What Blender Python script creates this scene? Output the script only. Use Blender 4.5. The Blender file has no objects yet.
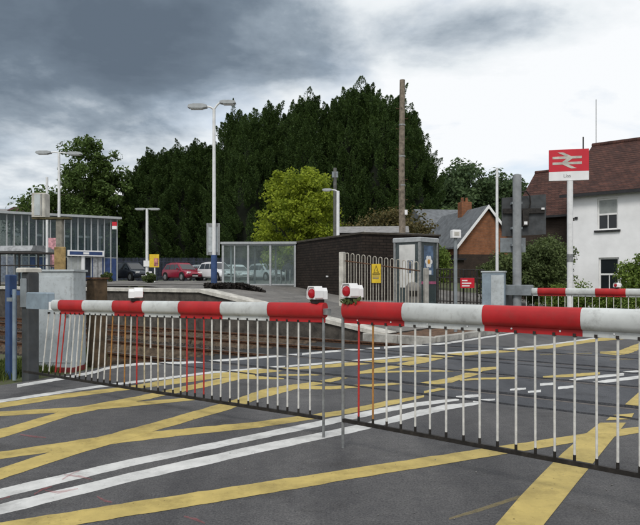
import bpy, math, random
import numpy as np
from mathutils import Vector, Matrix

# ------------------------------------------------------------------ camera, sky, sun
FPX, EYE, HOR = 650.0, 1.3, 280.0          # focal length in photo pixels, eye height, horizon row
scene = bpy.context.scene
COL = scene.collection
cam_d = bpy.data.cameras.new('camera'); cam = bpy.data.objects.new('camera', cam_d); COL.objects.link(cam)
cam.location = (0, 0, EYE); cam.rotation_euler = (math.pi/2, 0, 0)
cam_d.sensor_fit = 'HORIZONTAL'; cam_d.sensor_width = 36; cam_d.lens = 36*FPX/640
cam_d.shift_y = (HOR-262.5)/640; cam_d.clip_end = 3000; cam_d.clip_start = 0.05
scene.camera = cam

SUN_EL, SUN_AZ = math.radians(48), math.radians(196)      # azimuth clockwise from +Y
world = bpy.data.worlds.new('World'); scene.world = world; world.use_nodes = True
SKY = (0.8, (0.4, 3.3, 4), 2.4, (9.1, 6.2, 1))
def build_world():
    nt = world.node_tree; N = nt.nodes; L = nt.links; N.clear()
    def n(t, **k):
        x = N.new(t)
        for a, b in k.items(): setattr(x, a, b)
        return x
    def math_(op, a, b=None, clamp=False):
        m = n('ShaderNodeMath', operation=op, use_clamp=clamp)
        for i, v in enumerate((a, b)):
            if v is None: continue
            if isinstance(v, (int, float)): m.inputs[i].default_value = v
            else: L.new(v, m.inputs[i])
        return m.outputs[0]
    out = n('ShaderNodeOutputWorld'); bg = n('ShaderNodeBackground')
    sky = n('ShaderNodeTexSky'); sky.sky_type = 'NISHITA'; sky.sun_disc = False
    sky.sun_elevation = SUN_EL; sky.sun_rotation = SUN_AZ
    tc = n('ShaderNodeTexCoord'); sep = n('ShaderNodeSeparateXYZ'); L.new(tc.outputs['Generated'], sep.inputs[0])
    x, y, z = sep.outputs
    zz = math_('ADD', math_('MAXIMUM', z, 0.0), 0.22)
    cb = n('ShaderNodeCombineXYZ'); L.new(math_('DIVIDE', x, zz), cb.inputs[0]); L.new(math_('DIVIDE', y, zz), cb.inputs[1])
    L.new(math_('MULTIPLY', z, 1.2), cb.inputs[2])
    def noise(scale, det, rough, dist, off):
        mp = n('ShaderNodeMapping'); mp.inputs['Location'].default_value = off; L.new(cb.outputs[0], mp.inputs[0])
        t = n('ShaderNodeTexNoise'); t.inputs['Scale'].default_value = scale; t.inputs['Detail'].default_value = det
        t.inputs['Roughness'].default_value = rough; t.inputs['Distortion'].default_value = dist
        L.new(mp.outputs[0], t.inputs['Vector']); return t.outputs['Fac']
    big = noise(SKY[0], 3, 0.45, 0.1, SKY[1]); fine = noise(SKY[2], 8, 0.56, 0.15, SKY[3])
    # the bank of dark rain cloud stands over the station, broken white cloud elsewhere
    dt = n('ShaderNodeVectorMath', operation='DOT_PRODUCT'); L.new(tc.outputs['Generated'], dt.inputs[0]); dt.inputs[1].default_value = (-0.56, 0.74, 0.37)
    bk = n('ShaderNodeMapRange', interpolation_type='SMOOTHSTEP'); L.new(dt.outputs['Value'], bk.inputs[0])
    bk.inputs[1].default_value = 0.72; bk.inputs[2].default_value = 1.0; bk.inputs[3].default_value = 1.04; bk.inputs[4].default_value = 0.33
    v = math_('ADD', bk.outputs[0], math_('ADD', math_('MULTIPLY', math_('SUBTRACT', big, 0.5), 1.9), math_('MULTIPLY', math_('SUBTRACT', fine, 0.5), 1.5)))
    v = math_('ADD', v, 0.0, True)
    cr = n('ShaderNodeValToRGB'); L.new(v, cr.inputs[0])
    e = cr.color_ramp.elements
    e[0].position = 0.0; e[0].color = (0.112, 0.146, 0.19, 1)
    e[1].position = 1.0; e[1].color = (0.86, 0.88, 0.90, 1)
    for p, c in ((0.25, (0.155, 0.198, 0.25, 1)), (0.45, (0.27, 0.325, 0.385, 1)), (0.62, (0.50, 0.555, 0.61, 1)), (0.8, (0.74, 0.78, 0.81, 1))):
        k = e.new(p); k.color = c
    sk = n('ShaderNodeVectorMath', operation='SCALE'); L.new(sky.outputs[0], sk.inputs[0]); sk.inputs['Scale'].default_value = 0.12
    gap = n('ShaderNodeMapRange'); L.new(noise(1.5, 7, 0.55, 0.3, (1.3, 9.4, 2)), gap.inputs[0])
    gap.inputs[1].default_value = 0.52; gap.inputs[2].default_value = 0.72; gap.inputs[3].default_value = 0.0; gap.inputs[4].default_value = 0.7
    mx = n('ShaderNodeMix', data_type='RGBA'); L.new(math_('MULTIPLY', gap.outputs[0], math_('POWER', v, 2.0)), mx.inputs[0])
    L.new(cr.outputs[0], mx.inputs[6]); L.new(sk.outputs[0], mx.inputs[7])
    L.new(mx.outputs[2], bg.inputs[0]); bg.inputs[1].default_value = 1.0
    L.new(bg.outputs[0], out.inputs[0])
build_world()
sun_d = bpy.data.lights.new('sun', 'SUN'); sun = bpy.data.objects.new('sun', sun_d); COL.objects.link(sun)
sun_d.energy = 1.5; sun_d.angle = math.radians(18); sun_d.color = (1.0, 0.96, 0.9)
_sd = Vector((math.sin(SUN_AZ)*math.cos(SUN_EL), math.cos(SUN_AZ)*math.cos(SUN_EL), math.sin(SUN_EL)))
sun.rotation_euler = _sd.to_track_quat('Z', 'Y').to_euler(); sun.location = (0, -20, 40)
scene.view_settings.view_transform = 'Standard'; scene.view_settings.look = 'None'
scene.view_settings.exposure = 0.15; scene.view_settings.gamma = 1.0
scene.render.engine = 'CYCLES'
scene.cycles.max_bounces = 6; scene.cycles.transparent_max_bounces = 12

# ------------------------------------------------------------------ helpers
random.seed(7); RNG = np.random.default_rng(7)
def at(x, y, d): return Vector(((x-320)/FPX*d, d, EYE-(y-HOR)/FPX*d))
def gp(x, y, z=0.0):
    d = FPX*(EYE-z)/(y-HOR); return Vector(((x-320)/FPX*d, d, z))
def W(s, n, z=0.0): return Vector((-.8*s+.6*n, .6*s+.8*n, z))     # s along the railway, n across it
ROT = math.atan2(-.6, .8)                                        # local x = -s, local y = n
def clamp(v, a=0., b=1.): return max(a, min(b, v))
def smooth(v):
    v = clamp(v); return v*v*(3-2*v)

MATS = {}
def mat(name, col, rough=0.6, metal=0.0, nscale=6.0, namt=0.25, bump=0.0, bscale=None, spec=0.4, col2=None, alpha=1.0, trans=0.0, dirt=0.0):
    if name in MATS: return MATS[name]
    m = bpy.data.materials.new(name); m.use_nodes = True; MATS[name] = m
    nt = m.node_tree; N = nt.nodes; L = nt.links
    b = N['Principled BSDF']; b.inputs['Roughness'].default_value = rough; b.inputs['Metallic'].default_value = metal
    b.inputs['Specular IOR Level'].default_value = spec
    tc = N.new('ShaderNodeTexCoord'); t = N.new('ShaderNodeTexNoise'); L.new(tc.outputs['Object'], t.inputs['Vector'])
    t.inputs['Scale'].default_value = nscale; t.inputs['Detail'].default_value = 6; t.inputs['Roughness'].default_value = .6
    c2 = col2 or tuple(c*(1-namt*1.6) for c in col); c1 = tuple(min(1, c*(1+namt*.6)) for c in col) if not col2 else col
    cr = N.new('ShaderNodeValToRGB'); L.new(t.outputs['Fac'], cr.inputs[0])
    cr.color_ramp.elements[0].position = .32; cr.color_ramp.elements[0].color = (*c2, 1)
    cr.color_ramp.elements[1].position = .62; cr.color_ramp.elements[1].color = (*c1, 1)
    src = cr.outputs[0]
    if dirt > 0:
        t2 = N.new('ShaderNodeTexNoise'); L.new(tc.outputs['Object'], t2.inputs['Vector']); t2.inputs['Scale'].default_value = 14; t2.inputs['Detail'].default_value = 8
        t2.inputs['Roughness'].default_value = .7
        r2 = N.new('ShaderNodeMapRange'); L.new(t2.outputs['Fac'], r2.inputs[0]); r2.inputs[1].default_value = .52; r2.inputs[2].default_value = .75
        r2.inputs[3].default_value = 0; r2.inputs[4].default_value = dirt
        mx = N.new('ShaderNodeMix'); mx.data_type = 'RGBA'; L.new(r2.outputs[0], mx.inputs[0]); L.new(src, mx.inputs[6]); mx.inputs[7].default_value = (.09, .075, .06, 1)
        src = mx.outputs[2]
    L.new(src, b.inputs['Base Color'])
    if bump > 0:
        t3 = N.new('ShaderNodeTexNoise'); L.new(tc.outputs['Object'], t3.inputs['Vector']); t3.inputs['Scale'].default_value = bscale or nscale*4; t3.inputs['Detail'].default_value = 5
        bp = N.new('ShaderNodeBump'); bp.inputs['Strength'].default_value = bump; bp.inputs['Distance'].default_value = .02
        L.new(t3.outputs['Fac'], bp.inputs['Height']); L.new(bp.outputs[0], b.inputs['Normal'])
    if alpha < 1: b.inputs['Alpha'].default_value = alpha
    if trans > 0: b.inputs['Transmission Weight'].default_value = trans
    return m

def leaf_mat(name, dark, light, rnd=.5, trans=.25):
    m = bpy.data.materials.new(name); m.use_nodes = True; nt = m.node_tree; N = nt.nodes; L = nt.links
    b = N['Principled BSDF']; b.inputs['Roughness'].default_value = .65; b.inputs['Specular IOR Level'].default_value = .2
    g = N.new('ShaderNodeNewGeometry'); tc = N.new('ShaderNodeTexCoord'); t = N.new('ShaderNodeTexNoise'); L.new(tc.outputs['Object'], t.inputs['Vector'])
    t.inputs['Scale'].default_value = .7; t.inputs['Detail'].default_value = 3
    ma = N.new('ShaderNodeMath'); ma.operation = 'MULTIPLY_ADD'; L.new(g.outputs['Random Per Island'], ma.inputs[0]); ma.inputs[1].default_value = rnd; L.new(t.outputs['Fac'], ma.inputs[2])
    cr = N.new('ShaderNodeValToRGB'); L.new(ma.outputs[0], cr.inputs[0])
    cr.color_ramp.elements[0].position = .35; cr.color_ramp.elements[0].color = (*dark, 1)
    cr.color_ramp.elements[1].position = 1.1 if rnd > .4 else .8; cr.color_ramp.elements[1].color = (*light, 1)
    cr.color_ramp.elements[1].position = min(1, cr.color_ramp.elements[1].position)
    L.new(cr.outputs[0], b.inputs['Base Color'])
    tr = N.new('ShaderNodeBsdfTranslucent'); L.new(cr.outputs[0], tr.inputs[0])
    mx = N.new('ShaderNodeMixShader'); mx.inputs[0].default_value = trans
    L.new(b.outputs[0], mx.inputs[1]); L.new(tr.outputs[0], mx.inputs[2]); L.new(mx.outputs[0], N['Material Output'].inputs[0])
    MATS[name] = m; return m

class MB:
    def __init__(s): s.v = []; s.f = []
    def add(s, vs, fs):
        o = len(s.v); s.v += [tuple(v) for v in vs]; s.f += [tuple(i+o for i in f) for f in fs]; return s
    def box(s, c, size, rz=0.0, M=None):
        hx, hy, hz = [k/2 for k in size]
        vs = [Vector((x, y, z)) for z in (-hz, hz) for y in (-hy, hy) for x in (-hx, hx)]
        R = M if M is not None else Matrix.Rotation(rz, 3, 'Z')
        vs = [R @ v + Vector(c) for v in vs]
        return s.add(vs, [(0,2,3,1),(4,5,7,6),(0,1,5,4),(2,6,7,3),(0,4,6,2),(1,3,7,5)])
    def bbox(s, x0, x1, y0, y1, z0, z1): return s.box(((x0+x1)/2, (y0+y1)/2, (z0+z1)/2), (x1-x0, y1-y0, z1-z0))
    def bev(s, x0, x1, y0, y1, z0, z1, b=.02):      # box with chamfered vertical and top edges
        def ring(x0, x1, y0, y1, z, b): return [(x0+b,y0,z),(x1-b,y0,z),(x1,y0+b,z),(x1,y1-b,z),(x1-b,y1,z),(x0+b,y1,z),(x0,y1-b,z),(x0,y0+b,z)]
        vs = ring(x0,x1,y0,y1,z0,b)+ring(x0,x1,y0,y1,z1-b,b)+ring(x0+b,x1-b,y0+b,y1-b,z1,b*.5)
        fs = [tuple(range(7,-1,-1)), tuple(range(16,24))]
        for r in (0, 8):
            for i in range(8): fs.append((r+i, r+(i+1)%8, r+8+(i+1)%8, r+8+i))
        return s.add(vs, fs)
    def tube(s, pts, rad, seg=8, cap=True):
        pts = [Vector(p) for p in pts]; rr = rad if isinstance(rad, (list, tuple)) else [rad]*len(pts)
        vs = []; fs = []
        up0 = None
        for i, p in enumerate(pts):
            d = (pts[min(i+1, len(pts)-1)]-pts[max(i-1, 0)]).normalized()
            a = (up0 - d*up0.dot(d)) if up0 is not None else (Vector((0,0,1)).cross(d) if abs(d.z) < .95 else Vector((1,0,0)).cross(d))
            a.normalize(); up0 = a; b = d.cross(a)
            for k in range(seg):
                t = 2*math.pi*k/seg; vs.append(p+(a*math.cos(t)+b*math.sin(t))*rr[i])
        for i in range(len(pts)-1):
            for k in range(seg): fs.append((i*seg+k, i*seg+(k+1)%seg, (i+1)*seg+(k+1)%seg, (i+1)*seg+k))
        if cap: fs += [tuple(range(seg-1, -1, -1)), tuple(range((len(pts)-1)*seg, len(pts)*seg))]
        return s.add(vs, fs)
    def loft(s, rings, close=True, cap=True):
        n = len(rings[0]); vs = [v for r in rings for v in r]; fs = []
        for i in range(len(rings)-1):
            for k in range(n if close else n-1): fs.append((i*n+k, i*n+(k+1)%n, (i+1)*n+(k+1)%n, (i+1)*n+k))
        if cap: fs += [tuple(range(n-1, -1, -1)), tuple(range((len(rings)-1)*n, len(rings)*n))]
        return s.add(vs, fs)
    def prism(s, poly, axis, a, b):                 # polygon (two coords) extruded along an axis from a to b
        def mk(p, t): return {'x': (t, p[0], p[1]), 'y': (p[0], t, p[1]), 'z': (p[0], p[1], t)}[axis]
        n = len(poly); vs = [mk(p, a) for p in poly]+[mk(p, b) for p in poly]
        return s.add(vs, [tuple(range(n-1, -1, -1)), tuple(range(n, 2*n))]+[(i, (i+1)%n, n+(i+1)%n, n+i) for i in range(n)])
    def mesh(s, name, m=None, smooth_=False):
        me = bpy.data.meshes.new(name); me.from_pydata(s.v, [], s.f); me.update()
        if m: me.materials.append(m)
        import bmesh
        bm = bmesh.new(); bm.from_mesh(me); bmesh.ops.recalc_face_normals(bm, faces=bm.faces); bm.to_mesh(me); bm.free()
        if smooth_:
            me.polygons.foreach_set('use_smooth', [True]*len(me.polygons))
            try: me.set_sharp_from_angle(angle=math.radians(40))
            except Exception: pass
        return me
    def build(s, name, m, parent=None, smooth_=False): return link(name, s.mesh(name, m, smooth_), parent)
def link(name, me, parent=None, loc=None, rz=None):
    o = bpy.data.objects.new(name, me); COL.objects.link(o)
    if parent is not None: o.parent = parent
    if loc is not None: o.location = loc
    if rz is not None: o.rotation_euler = (0, 0, rz)
    return o
def tag(o, label, cat, group=None):
    o['label'] = label; o['category'] = cat
    if group: o['group'] = group
    return o
def thing(name, label, cat, loc=(0, 0, 0), rz=0.0, group=None):
    o = bpy.data.objects.new(name, None); COL.objects.link(o); o.location = loc; o.rotation_euler = (0, 0, rz); o.empty_display_size = .2
    return tag(o, label, cat, group)
def structure(o, kind='structure'): o['kind'] = kind; return o
def copy_tree(o, parent=None):
    c = o.copy(); COL.objects.link(c); c.parent = parent
    for ch in list(o.children): copy_tree(ch, c)
    return c
def np_mesh(name, V, F, m):
    me = bpy.data.meshes.new(name); nv = len(V); nf, k = F.shape
    me.vertices.add(nv); me.vertices.foreach_set('co', V.astype(np.float32).ravel())
    me.loops.add(nf*k); me.loops.foreach_set('vertex_index', F.astype(np.int32).ravel())
    me.polygons.add(nf); me.polygons.foreach_set('loop_start', np.arange(0, nf*k, k, dtype=np.int32))
    me.update(calc_edges=True); me.materials.append(m); return me

def text_mesh(txt, size, m):
    cu = bpy.data.curves.new('lettering', 'FONT'); cu.body = txt; cu.size = size; cu.align_x = 'CENTER'; cu.align_y = 'CENTER'; cu.extrude = .001
    o = bpy.data.objects.new('tmp', cu); COL.objects.link(o); dg = bpy.context.evaluated_depsgraph_get()
    me = bpy.data.meshes.new_from_object(o.evaluated_get(dg)); bpy.data.objects.remove(o); me.materials.clear(); me.materials.append(m); return me

# ------------------------------------------------------------------ materials
def asphalt_mat(name, base, patch, warm=0.0):
    m = bpy.data.materials.new(name); m.use_nodes = True; nt = m.node_tree; N = nt.nodes; L = nt.links
    b = N['Principled BSDF']; b.inputs['Roughness'].default_value = .8; b.inputs['Specular IOR Level'].default_value = .3
    tc = N.new('ShaderNodeTexCoord')
    def noise(sc, det, r=.6):
        t = N.new('ShaderNodeTexNoise'); L.new(tc.outputs['Object'], t.inputs['Vector']); t.inputs['Scale'].default_value = sc; t.inputs['Detail'].default_value = det; t.inputs['Roughness'].default_value = r; return t.outputs['Fac']
    def ramp(src, a, ca, b_, cb):
        r = N.new('ShaderNodeValToRGB'); L.new(src, r.inputs[0]); e = r.color_ramp.elements; e[0].position = a; e[0].color = (*ca, 1); e[1].position = b_; e[1].color = (*cb, 1); return r.outputs[0]
    def mul(a, b2, f=1.0):
        x = N.new('ShaderNodeMix'); x.data_type = 'RGBA'; x.blend_type = 'MULTIPLY'; x.inputs[0].default_value = f; L.new(a, x.inputs[6]); L.new(b2, x.inputs[7]); return x.outputs[2]
    c = ramp(noise(.55, 6), .35, patch, .65, base)
    c = mul(c, ramp(noise(75, 5, .8), .36, (.50, .50, .52), .66, (1.6, 1.56, 1.5)))
    c = mul(c, ramp(noise(9, 6, .7), .3, (.78, .78, .8), .7, (1.15, 1.14, 1.12)))
    v = N.new('ShaderNodeTexVoronoi'); v.feature = 'DISTANCE_TO_EDGE'; v.inputs['Scale'].default_value = .55
    w = N.new('ShaderNodeTexNoise'); L.new(tc.outputs['Object'], w.inputs['Vector']); w.inputs['Scale'].default_value = 2.5; w.inputs['Detail'].default_value = 6
    ad = N.new('ShaderNodeMix'); ad.data_type = 'RGBA'; ad.blend_type = 'LINEAR_LIGHT'; ad.inputs[0].default_value = .35; L.new(tc.outputs['Object'], ad.inputs[6]); L.new(w.outputs['Color'], ad.inputs[7]); L.new(ad.outputs[2], v.inputs['Vector'])
    c = mul(c, ramp(v.outputs['Distance'], .0, (.45, .45, .45), .012, (1, 1, 1)), .22)
    c = mul(c, ramp(noise(1.7, 5, .55), .56, (1, 1, 1), .70, (.70, .69, .68)))
    mp = N.new('ShaderNodeMapping'); L.new(tc.outputs['Object'], mp.inputs[0]); mp.inputs['Rotation'].default_value = (0, 0, -ROT); mp.inputs['Scale'].default_value = (1.6, .11, 1)
    tk = N.new('ShaderNodeTexNoise'); L.new(mp.outputs[0], tk.inputs['Vector']); tk.inputs['Scale'].default_value = 1.0; tk.inputs['Detail'].default_value = 5
    c = mul(c, ramp(tk.outputs['Fac'], .36, (.74, .74, .75), .64, (1.18, 1.17, 1.15)))
    L.new(c, b.inputs['Base Color'])
    bp = N.new('ShaderNodeBump'); bp.inputs['Strength'].default_value = .8; bp.inputs['Distance'].default_value = .006; L.new(noise(150, 4, .7), bp.inputs['Height']); L.new(bp.outputs[0], b.inputs['Normal'])
    MATS[name] = m; return m
def paint_mat(name, col, wear=.5, cover=1.0):
    m = bpy.data.materials.new(name); m.use_nodes = True; nt = m.node_tree; N = nt.nodes; L = nt.links
    b = N['Principled BSDF']; b.inputs['Roughness'].default_value = .7
    tc = N.new('ShaderNodeTexCoord')
    def noise(sc, det, r=.6):
        t = N.new('ShaderNodeTexNoise'); L.new(tc.outputs['Object'], t.inputs['Vector']); t.inputs['Scale'].default_value = sc; t.inputs['Detail'].default_value = det; t.inputs['Roughness'].default_value = r; return t.outputs['Fac']
    r = N.new('ShaderNodeValToRGB'); L.new(noise(5, 7, .65), r.inputs[0]); e = r.color_ramp.elements
    e[0].position = .3; e[0].color = (*[c*.72 for c in col], 1); e[1].position = .65; e[1].color = (*col, 1); L.new(r.outputs[0], b.inputs['Base Color'])
    mr = N.new('ShaderNodeMapRange'); L.new(noise(26, 8, .75), mr.inputs[0]); mr.inputs[1].default_value = .66-wear*.16; mr.inputs[2].default_value = .76-wear*.1; mr.inputs[3].default_value = cover; mr.inputs[4].default_value = .12
    mr2 = N.new('ShaderNodeMapRange'); L.new(noise(2.3, 8, .75), mr2.inputs[0]); mr2.inputs[1].default_value = .48; mr2.inputs[2].default_value = .72; mr2.inputs[3].default_value = .97; mr2.inputs[4].default_value = .55
    mm = N.new('ShaderNodeMath'); mm.operation = 'MULTIPLY'; L.new(mr.outputs[0], mm.inputs[0]); L.new(mr2.outputs[0], mm.inputs[1])
    L.new(mm.outputs[0], b.inputs['Alpha'])
    bp = N.new('ShaderNodeBump'); bp.inputs['Strength'].default_value = .35; bp.inputs['Distance'].default_value = .005; L.new(noise(140, 3), bp.inputs['Height']); L.new(bp.outputs[0], b.inputs['Normal'])
    MATS[name] = m; return m
def brick_mat(name, c1, c2, mortar, bw=.22, bh=.075, bump=.4, ms=.012, axis=0):
    m = bpy.data.materials.new(name); m.use_nodes = True; nt = m.node_tree; N = nt.nodes; L = nt.links
    b = N['Principled BSDF']; b.inputs['Roughness'].default_value = .85; b.inputs['Specular IOR Level'].default_value = .2
    tc = N.new('ShaderNodeTexCoord'); sp = N.new('ShaderNodeSeparateXYZ'); L.new(tc.outputs['Object'], sp.inputs[0]); cb = N.new('ShaderNodeCombineXYZ')
    ad = N.new('ShaderNodeMath'); ad.operation = 'ADD'; L.new(sp.outputs[0], ad.inputs[0]); L.new(sp.outputs[1], ad.inputs[1])
    L.new(ad.outputs[0], cb.inputs[0]); L.new(sp.outputs[2], cb.inputs[1])
    t = N.new('ShaderNodeTexBrick'); L.new(cb.outputs[0], t.inputs['Vector']); t.inputs['Scale'].default_value = 1
    t.inputs['Color1'].default_value = (*c1, 1); t.inputs['Color2'].default_value = (*c2, 1); t.inputs['Mortar'].default_value = (*mortar, 1)
    t.inputs['Mortar Size'].default_value = ms; t.inputs['Brick Width'].default_value = bw; t.inputs['Row Height'].default_value = bh
    n_ = N.new('ShaderNodeTexNoise'); L.new(tc.outputs['Object'], n_.inputs['Vector']); n_.inputs['Scale'].default_value = 1.6; n_.inputs['Detail'].default_value = 7; n_.inputs['Roughness'].default_value = .7
    r = N.new('ShaderNodeValToRGB'); L.new(n_.outputs['Fac'], r.inputs[0]); r.color_ramp.elements[0].position = .3; r.color_ramp.elements[0].color = (.55, .55, .55, 1); r.color_ramp.elements[1].position = .7; r.color_ramp.elements[1].color = (1.25, 1.2, 1.15, 1)
    x = N.new('ShaderNodeMix'); x.data_type = 'RGBA'; x.blend_type = 'MULTIPLY'; x.inputs[0].default_value = 1; L.new(t.outputs[0], x.inputs[6]); L.new(r.outputs[0], x.inputs[7]); L.new(x.outputs[2], b.inputs['Base Color'])
    bp = N.new('ShaderNodeBump'); bp.invert = True; bp.inputs['Strength'].default_value = bump; bp.inputs['Distance'].default_value = .01; L.new(t.outputs['Fac'], bp.inputs['Height']); L.new(bp.outputs[0], b.inputs['Normal'])
    MATS[name] = m; return m
def glass_mat(name, tint, rough=.05, mix=.7):
    m = bpy.data.materials.new(name); m.use_nodes = True; nt = m.node_tree; N = nt.nodes; L = nt.links
    b = N['Principled BSDF']; b.inputs['Base Color'].default_value = (*tint, 1); b.inputs['Roughness'].default_value = rough; b.inputs['Specular IOR Level'].default_value = .6
    tr = N.new('ShaderNodeBsdfTransparent'); tr.inputs[0].default_value = (.88, .93, .93, 1); mx = N.new('ShaderNodeMixShader')
    t = N.new('ShaderNodeTexNoise'); tc = N.new('ShaderNodeTexCoord'); L.new(tc.outputs['Object'], t.inputs['Vector']); t.inputs['Scale'].default_value = 2.2; t.inputs['Detail'].default_value = 5
    mr = N.new('ShaderNodeMapRange'); L.new(t.outputs['Fac'], mr.inputs[0]); mr.inputs[3].default_value = max(0, mix-.12); mr.inputs[4].default_value = min(1, mix+.12)
    L.new(mr.outputs[0], mx.inputs[0]); L.new(b.outputs[0], mx.inputs[1]); L.new(tr.outputs[0], mx.inputs[2]); L.new(mx.outputs[0], N['Material Output'].inputs[0])
    MATS[name] = m; return m

M_ROAD = asphalt_mat('asphalt', (.116, .117, .120), (.086, .087, .091))
M_DECK = asphalt_mat('crossing_deck', (.088, .094, .106), (.066, .072, .082))
M_FORE = asphalt_mat('forecourt_tarmac', (.19, .185, .175), (.15, .147, .14))
M_YEL = paint_mat('yellow_road_paint', (.54, .415, .13), .35)
M_YELF = paint_mat('faded_yellow_paint', (.42, .33, .12), 1.0, .35)
M_WHT = paint_mat('white_road_paint', (.68, .68, .66), .35)
M_PINK = paint_mat('red_survey_paint', (.5, .10, .11), 1.5, .40)
M_GRASS = mat('rough_grass', (.075, .10, .03), .9, nscale=2.2, namt=.35, bump=.6, col2=(.075, .065, .04))
M_BALL = mat('ballast', (.062, .050, .040), .95, nscale=16, namt=.5, bump=1.0, bscale=22)
M_CONC = mat('concrete', (.36, .35, .32), .85, nscale=5, namt=.3, bump=.3)
M_PFACE = mat('platform_face', (.075, .066, .056), .9, nscale=4, namt=.4, bump=.5)
M_COPE = mat('coping_stone', (.52, .50, .45), .85, nscale=4, namt=.25, bump=.2)
M_RUST = mat('rusty_steel', (.12, .062, .035), .8, .3, nscale=18, namt=.4)
M_RAIL = mat('rail_steel', (.15, .13, .115), .55, .7, nscale=20, namt=.2)
M_SLEEP = mat('sleeper_timber', (.06, .047, .036), .9, nscale=9, namt=.4, bump=.4)
M_GUARD = mat('guard_timber', (.095, .068, .045), .9, nscale=9, namt=.4, bump=.4)
M_DARK = mat('dark_gap', (.018, .018, .018), .95)
M_RED = mat('red_boom_paint', (.43, .014, .017), .5, nscale=3.0, namt=.18, dirt=.25, bump=.06, bscale=9)
M_WHITE = mat('white_boom_paint', (.55, .57, .56), .5, nscale=3.0, namt=.14, dirt=.45, bump=.06, bscale=9)
M_BARW = mat('white_bar_paint', (.66, .65, .61), .5, nscale=12, namt=.14, dirt=.5)
M_BARR = mat('red_bar_paint', (.45, .035, .03), .5, nscale=12, namt=.2, dirt=.3)
M_BARO = mat('orange_bar_paint', (.42, .205, .06), .55, nscale=12, namt=.25, dirt=.4)
M_BARC = mat('cream_bar_paint', (.55, .47, .32), .55, nscale=12, namt=.25, dirt=.5)
M_BLACK = mat('black_steel', (.025, .022, .02), .6, .3, nscale=14, namt=.3, dirt=.5)
M_GALV = mat('galvanised_steel', (.30, .31, .31), .5, .55, nscale=12, namt=.25, dirt=.25)
M_GREY = mat('grey_paint', (.21, .235, .25), .55, nscale=4, namt=.2, dirt=.35)
M_DGREY = mat('dark_grey_paint', (.055, .06, .064), .6, nscale=5, namt=.25, dirt=.4)
M_CAB = mat('pale_cabinet_paint', (.46, .50, .515), .5, nscale=2.5, namt=.15, dirt=.45)
M_BLUEG = mat('blue_grey_paint', (.24, .30, .35), .5, nscale=3, namt=.2, dirt=.3)
M_BLUE = mat('blue_paint', (.035, .075, .19), .5, nscale=5, namt=.2, dirt=.35)
M_WPOLE = mat('white_pole_paint', (.74, .75, .75), .45, nscale=6, namt=.08, dirt=.15)
M_HOOD = mat('white_lamp_hood', (.86, .86, .86), .4, nscale=9, namt=.05, dirt=.08)
M_LENS = mat('red_lens', (.42, .012, .022), .15, nscale=20, namt=.1)
M_LHEAD = mat('lamp_head_grey', (.38, .40, .41), .4, nscale=8, namt=.1)
M_WOOD = mat('weathered_pole_wood', (.21, .175, .135), .9, nscale=7, namt=.35, bump=.5)
M_BROWN = mat('brown_timber', (.10, .065, .035), .85, nscale=8, namt=.35, bump=.3)
M_SIGNR = mat('sign_red', (.56, .018, .035), .35, nscale=3, namt=.06)
M_SIGNW = mat('sign_white', (.80, .80, .80), .4, nscale=3, namt=.05)
M_SIGNY = mat('sign_yellow', (.72, .50, .03), .45, nscale=8, namt=.1)
M_INK = mat('black_ink', (.02, .02, .02), .5)
M_INKG = mat('grey_ink', (.16, .16, .17), .5)
M_WALL = mat('white_render', (.84, .845, .85), .8, nscale=1.2, namt=.06, bump=.15, bscale=30)
M_FRAME = mat('white_window_frame', (.78, .78, .77), .4, nscale=8, namt=.06)
M_PANE = mat('dark_window_pane', (.02, .024, .028), .08, spec=.35, nscale=1, namt=.2)
M_BLIND = mat('grey_blind', (.34, .36, .35), .5, nscale=4, namt=.12)
M_GUT = mat('black_gutter', (.02, .02, .022), .4)
M_SLATE = mat('slate_roof', (.13, .14, .15), .6, nscale=2.5, namt=.25, bump=.25)
M_FELT = mat('felt_roof', (.24, .235, .23), .9, nscale=4, namt=.2)
M_BRICKD = brick_mat('dark_brick', (.038, .029, .024), (.024, .019, .016), (.011, .009, .008), .30, .11, .8, .013)
M_BRICKR = brick_mat('orange_brick', (.33, .13, .055), (.25, .095, .04), (.18, .12, .09))
M_BRICKB = brick_mat('brown_brick', (.05, .036, .028), (.038, .028, .022), (.05, .04, .034))
M_TILE = brick_mat('clay_tile', (.105, .050, .040), (.060, .032, .028), (.030, .02, .018), .18, .12, .5, .008)
M_GLASS = glass_mat('shelter_glass', (.36, .40, .40), .12, .88)
M_GLASSK = glass_mat('kiosk_glass', (.12, .15, .16), .08, .68)
M_GLASSB = glass_mat('building_glass', (.07, .095, .115), .08, .72)
M_CARGL = mat('car_glass', (.015, .018, .022), .06, spec=.9)
M_TYRE = mat('tyre_rubber', (.018, .018, .018), .9)
M_RIM = mat('alloy_rim', (.40, .41, .42), .35, .6)
M_MULCH = mat('dark_mulch', (.016, .013, .010), 1.0, nscale=9, namt=.5, bump=1.0)
M_BARK = mat('bark', (.06, .05, .04), .95, nscale=5, namt=.4, bump=.6)
L_CON = leaf_mat('conifer_foliage', (.016, .036, .011), (.066, .112, .026), .6, .2)
L_DEC = leaf_mat('dark_green_leaves', (.030, .055, .014), (.105, .165, .038), .5, .3)
L_YEL = leaf_mat('yellow_green_leaves', (.10, .155, .014), (.38, .45, .045), .5, .45)
L_FAR = leaf_mat('far_green_leaves', (.035, .065, .028), (.10, .15, .06), .5, .3)
L_SHR = leaf_mat('rusty_shrub_leaves', (.035, .045, .016), (.14, .11, .04), .5, .25)
L_BUSH = leaf_mat('bush_leaves', (.035, .055, .016), (.13, .17, .06), .5, .3)
L_HEDGE = leaf_mat('bright_hedge_leaves', (.06, .11, .02), (.22, .30, .06), .5, .35)
L_GRASS = leaf_mat('grass_blades', (.045, .075, .015), (.15, .19, .05), .5, .3)

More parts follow.
